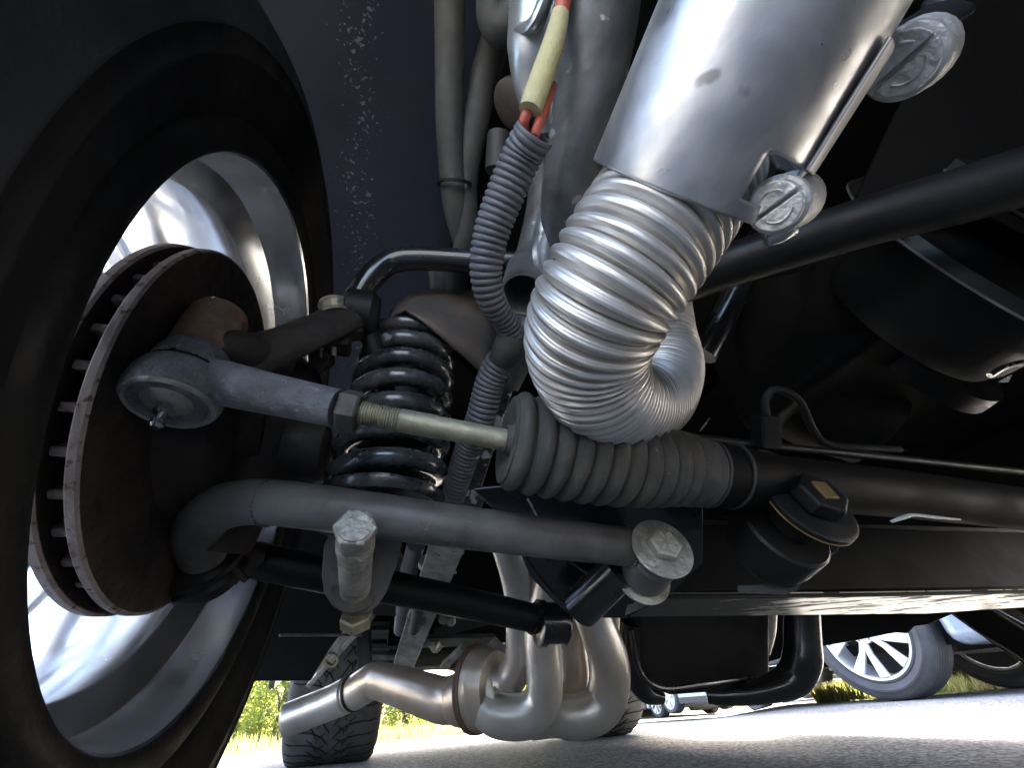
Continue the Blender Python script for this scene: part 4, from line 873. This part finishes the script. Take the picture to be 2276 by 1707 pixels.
ag = thing('wheel_arch_guard', P(2210, 1400, .8), 'black curved arch edge crossing the lower right corner', 'body panel')
MB().plate([P(2105, 1352, .8), P(2180, 1335, .78), P(2300, 1400, .72), P(2300, 1500, .72), P(2276, 1475, .73), P(2200, 1425, .77)], .012).build('guard', 'blackpanel', ag, bevel=.003)
MB().tube([P(2170, 1335, .75), P(2220, 1365, .73), P(2300, 1415, .70)], .0025, 12, 8).build('guard_lip', 'darkrail', ag)
MB().tube([P(2110, 1360, .79), P(2180, 1410, .76), P(2240, 1445, .735), P(2300, 1488, .71)], .002, 12, 8).build('guard_lip', 'darkrail', ag)
#@@CARS
# ================================================================ other cars
def paint(name, c): return mat(name, c, [x*.96 for x in c], 3, .25, .32, metal=.3, coat=.8)
MT['bluepaint'] = paint('silver_blue_paint', (.36, .43, .53)); MT['darkpaint'] = paint('charcoal_paint', (.08, .08, .09)); MT['whitepaint'] = paint('white_paint', (.7, .72, .74))
MT['tealpaint'] = paint('pale_teal_paint', (.42, .55, .60))
MT['glass'] = mat('tinted_glass', (.02, .025, .03), None, 2, .05, .08, coat=1)
MT['lamp'] = mat('red_lamp', (.4, .02, .02), None, 5, .2)
MT['tyre2'] = mat('parked_tyre_rubber', (.05, .052, .056), (.07, .072, .075), 12, .7, .85, bump=.2, bscale=60)
def wheel_at(root, c, axo, R=.34, spokes=5, fancy=True, wdt=.22, q=.72):
    "axo points out of the car"
    tyre = MB().lathe(c, axo, tyre_prof(0, wdt, R*q, R), 72 if fancy else 40, cap=False).build('wheel', 'tyre2', root, sharp=60)
    rim = MB().lathe(c, axo, [(.004, R*(q+.005)), (.004, R*(q-.03)), (-.03, R*(q-.06)), (-wdt+.03, R*(q-.06)), (-wdt+.01, R*q)], 56, cap=False).build('rim', 'spoke', tyre)
    if fancy:
        for ox in (-wdt+.04,):
            MB().lathe(c, axo, [(ox, R*.64), (ox, .01)], 40).build('backing_plate', 'darkrail', tyre)
        gm = MB()
        for k in range(6):
            x = -.03-.028*k; gm.lathe(c, axo, [(x, R+.0004-(.003 if k in (0, 5) else 0)), (x-.005, R+.0004-(.003 if k in (0, 5) else 0))], 72, cap=False)
        gm.build('tread_groove', 'groove', tyre, flat=True)
    u = (Z-axo*Z.dot(axo)).normalized(); v = axo.cross(u)
    P2 = lambda r, a, t: c+axo*t+(u*math.cos(a)+v*math.sin(a))*r
    n = spokes
    for k in range(n):
        a = 2*math.pi*k/n+.35
        for s_, off in ((1, .0), (-1, .0)):
            mb = MB(); a1 = a+s_*.13; a2 = a+s_*.30
            mb.plate([P2(R*.13, a1-.28, .0), P2(R*.13, a1+.28, .0), P2(R*.35, a1+.15+s_*.04, -.004), P2(R*(q-.03), a2+.15, -.002), P2(R*(q-.03), a2-.10, -.002), P2(R*.35, a1-.13+s_*.04, -.004)], .02)
            mb.build('spoke', 'spoke', tyre, bevel=.004 if fancy else 0)
    hb_ = MB().lathe(c, axo, [(-.02, R*.19), (.006, R*.19), (.012, R*.13), (.014, .004)], 28).build('hub_cap', 'spoke', tyre)
    if fancy:
        for k in range(5):
            a = 2*math.pi*k/5; MB().lathe(P2(R*.145, a, .008), axo, [(0, .009), (.008, .009), (.01, .005)], 10).build('wheel_nut', 'chrome', tyre)
def parked_car(loc, rot, m, label, fancy=False, suv=True, L_=4.6, W_=1.85):
    f = Vector((math.cos(rot), math.sin(rot), 0)); s = Vector((-f.y, f.x, 0))   # f to the car's front
    z0 = loc.z; root = thing('parked_car', loc, label, 'car', 'cars parked beyond the sports car')
    H = 1.72 if suv else 1.45; gc = .24 if suv else .19; R = .355 if suv else .32
    Q = lambda x, y, h: Vector((loc.x, loc.y, z0))+f*x+s*y+Z*h
    wb = L_*.295
    def arc(cx, r): return [(cx+r*math.cos(math.pi*i/10), R+r*math.sin(math.pi*i/10)) for i in range(11)]
    lo = [(L_/2-.05, gc+.12), (L_/2-.2, gc)] + [(wb+R*1.18, gc)] + [p for p in arc(wb, R*1.18) if p[1] > gc] + [(wb-R*1.18, gc), (-wb+R*1.18, gc)] + [p for p in arc(-wb, R*1.18) if p[1] > gc] + [(-wb-R*1.18, gc-.02), (-L_/2+.10, gc+.0), (-L_/2, gc+.12)]
    hi = [(-L_/2, .9), (-L_/2+.12, 1.05), (-L_/2+.45, H), (L_*.02, H+.02), (L_*.22, 1.08), (L_/2-.15, .92), (L_/2, .7)]
    MB().plate([Q(x, 0, h) for x, h in lo+hi], W_, s).build('body', m, root, bevel=.07 if fancy else .05)
    for sg in (-1, 1):
        wn_ = [(-L_/2+.55, 1.1), (-L_/2+.65, H-.1), (L_*.02, H-.08), (L_*.17, 1.1)]
        MB().plate([Q(x, sg*(W_/2+.002), h) for x, h in wn_], .012, s).build('side_window', 'glass', root)
        MB().box(Q(0, sg*(W_/2-.02), gc+.06), f*(2*wb-R*2.6), s*.08, Z*.12).build('sill_trim', 'darkrail', root, bevel=.01)
        for k in range(1, 3):
            MB().box(Q(-.9+k*.75, sg*(W_/2+.003), .72), f*.012, s*.01, Z*.62).build('door_gap', 'groove', root)
        for e_, mm in ((-1, 'lamp'), (1, 'glass')):
            MB().box(Q(e_*(L_/2-.05), sg*(W_/2-.25), .85), f*.12, s*.36, Z*.16).build('lamp', mm, root, bevel=.02)
    MB().plate([Q(-L_/2+.05, -W_/2+.2, 1.14), Q(-L_/2+.05, W_/2-.2, 1.14), Q(-L_/2+.38, W_/2-.28, H-.12), Q(-L_/2+.38, -W_/2+.28, H-.12)], .06).build('rear_window', 'glass', root)
    # underside
    MB().box(Q(0, 0, gc+.03), f*(L_-.6), s*(W_-.35), Z*.06).build('underbody', 'blackpanel', root)
    MB().tube([Q(-wb, -.75, R-.02), Q(-wb, 0, R-.02), Q(-wb, .75, R-.02)], [.035, .06, .035], 20, 16).build('rear_axle', 'darkrail', root)
    MB().tube([Q(-L_/2+.05, -.45, gc+.03), Q(-L_/2+.5, -.45, gc+.0), Q(-wb+.2, -.4, gc+.02)], .032, 12, 16).build('tail_pipe', 'boltsteel', root)
    MB().tube([Q(-L_/2+.35, -.5, gc), Q(-L_/2+.36, .3, gc)], .09, 8, 20).build('silencer', 'rail', root)
    MB().box(Q(-L_/2-.006, 0, gc+.28), f*.02, s*(W_-.5), Z*.10).build('bumper_trim', 'darkrail', root, bevel=.008)
    for e_ in (-1, 1):
        for sg in (-1, 1):
            wheel_at(root, Q(e_*wb, sg*(W_/2-.015), R), s*sg, R, 5, fancy, .235)
    return root
# blue car: its wheel stands at about (2.94,4.26)
wc_ = P(2010, 1557, 2.42)
rot = R_(205); f = Vector((math.cos(rot), math.sin(rot), 0)); s = Vector((-f.y, f.x, 0))
def place_by_wheel(w_, rot, e_, sg, L_=4.6, W_=1.85):
    f = Vector((math.cos(rot), math.sin(rot), 0)); s = Vector((-f.y, f.x, 0)); wb = L_*.295
    c = w_-f*(e_*wb)-s*(sg*(W_/2-.1)); return Vector((c.x, c.y, terrain(w_.x, w_.y)))
rot = R_(118)
parked_car(place_by_wheel(wc_, rot, -1, 1), rot, 'bluepaint', 'silver blue car whose five-spoke rear wheel shows at the right below the black crossmember', fancy=True)
parked_car(place_by_wheel(wc_+Vector((2.5, 1.0, 0)), R_(118), -1, 1), R_(118), 'darkpaint', 'dark car beside the silver blue one, cut off by the right edge', fancy=True)
def gpt(px, py, z): return P(px, py, z)
q = P(1471, 1597, 10.5)
parked_car(place_by_wheel(Vector((q.x, q.y, 0)), R_(112), -1, 1), R_(112), 'whitepaint', 'small distant white car under the left end of the black sump', suv=False)
q = P(1690, 1580, 8.0)
parked_car(place_by_wheel(Vector((q.x, q.y, 0)), R_(112), -1, 1), R_(112), 'tealpaint', 'distant pale teal car partly hidden below the dark exhaust hoop', suv=False)
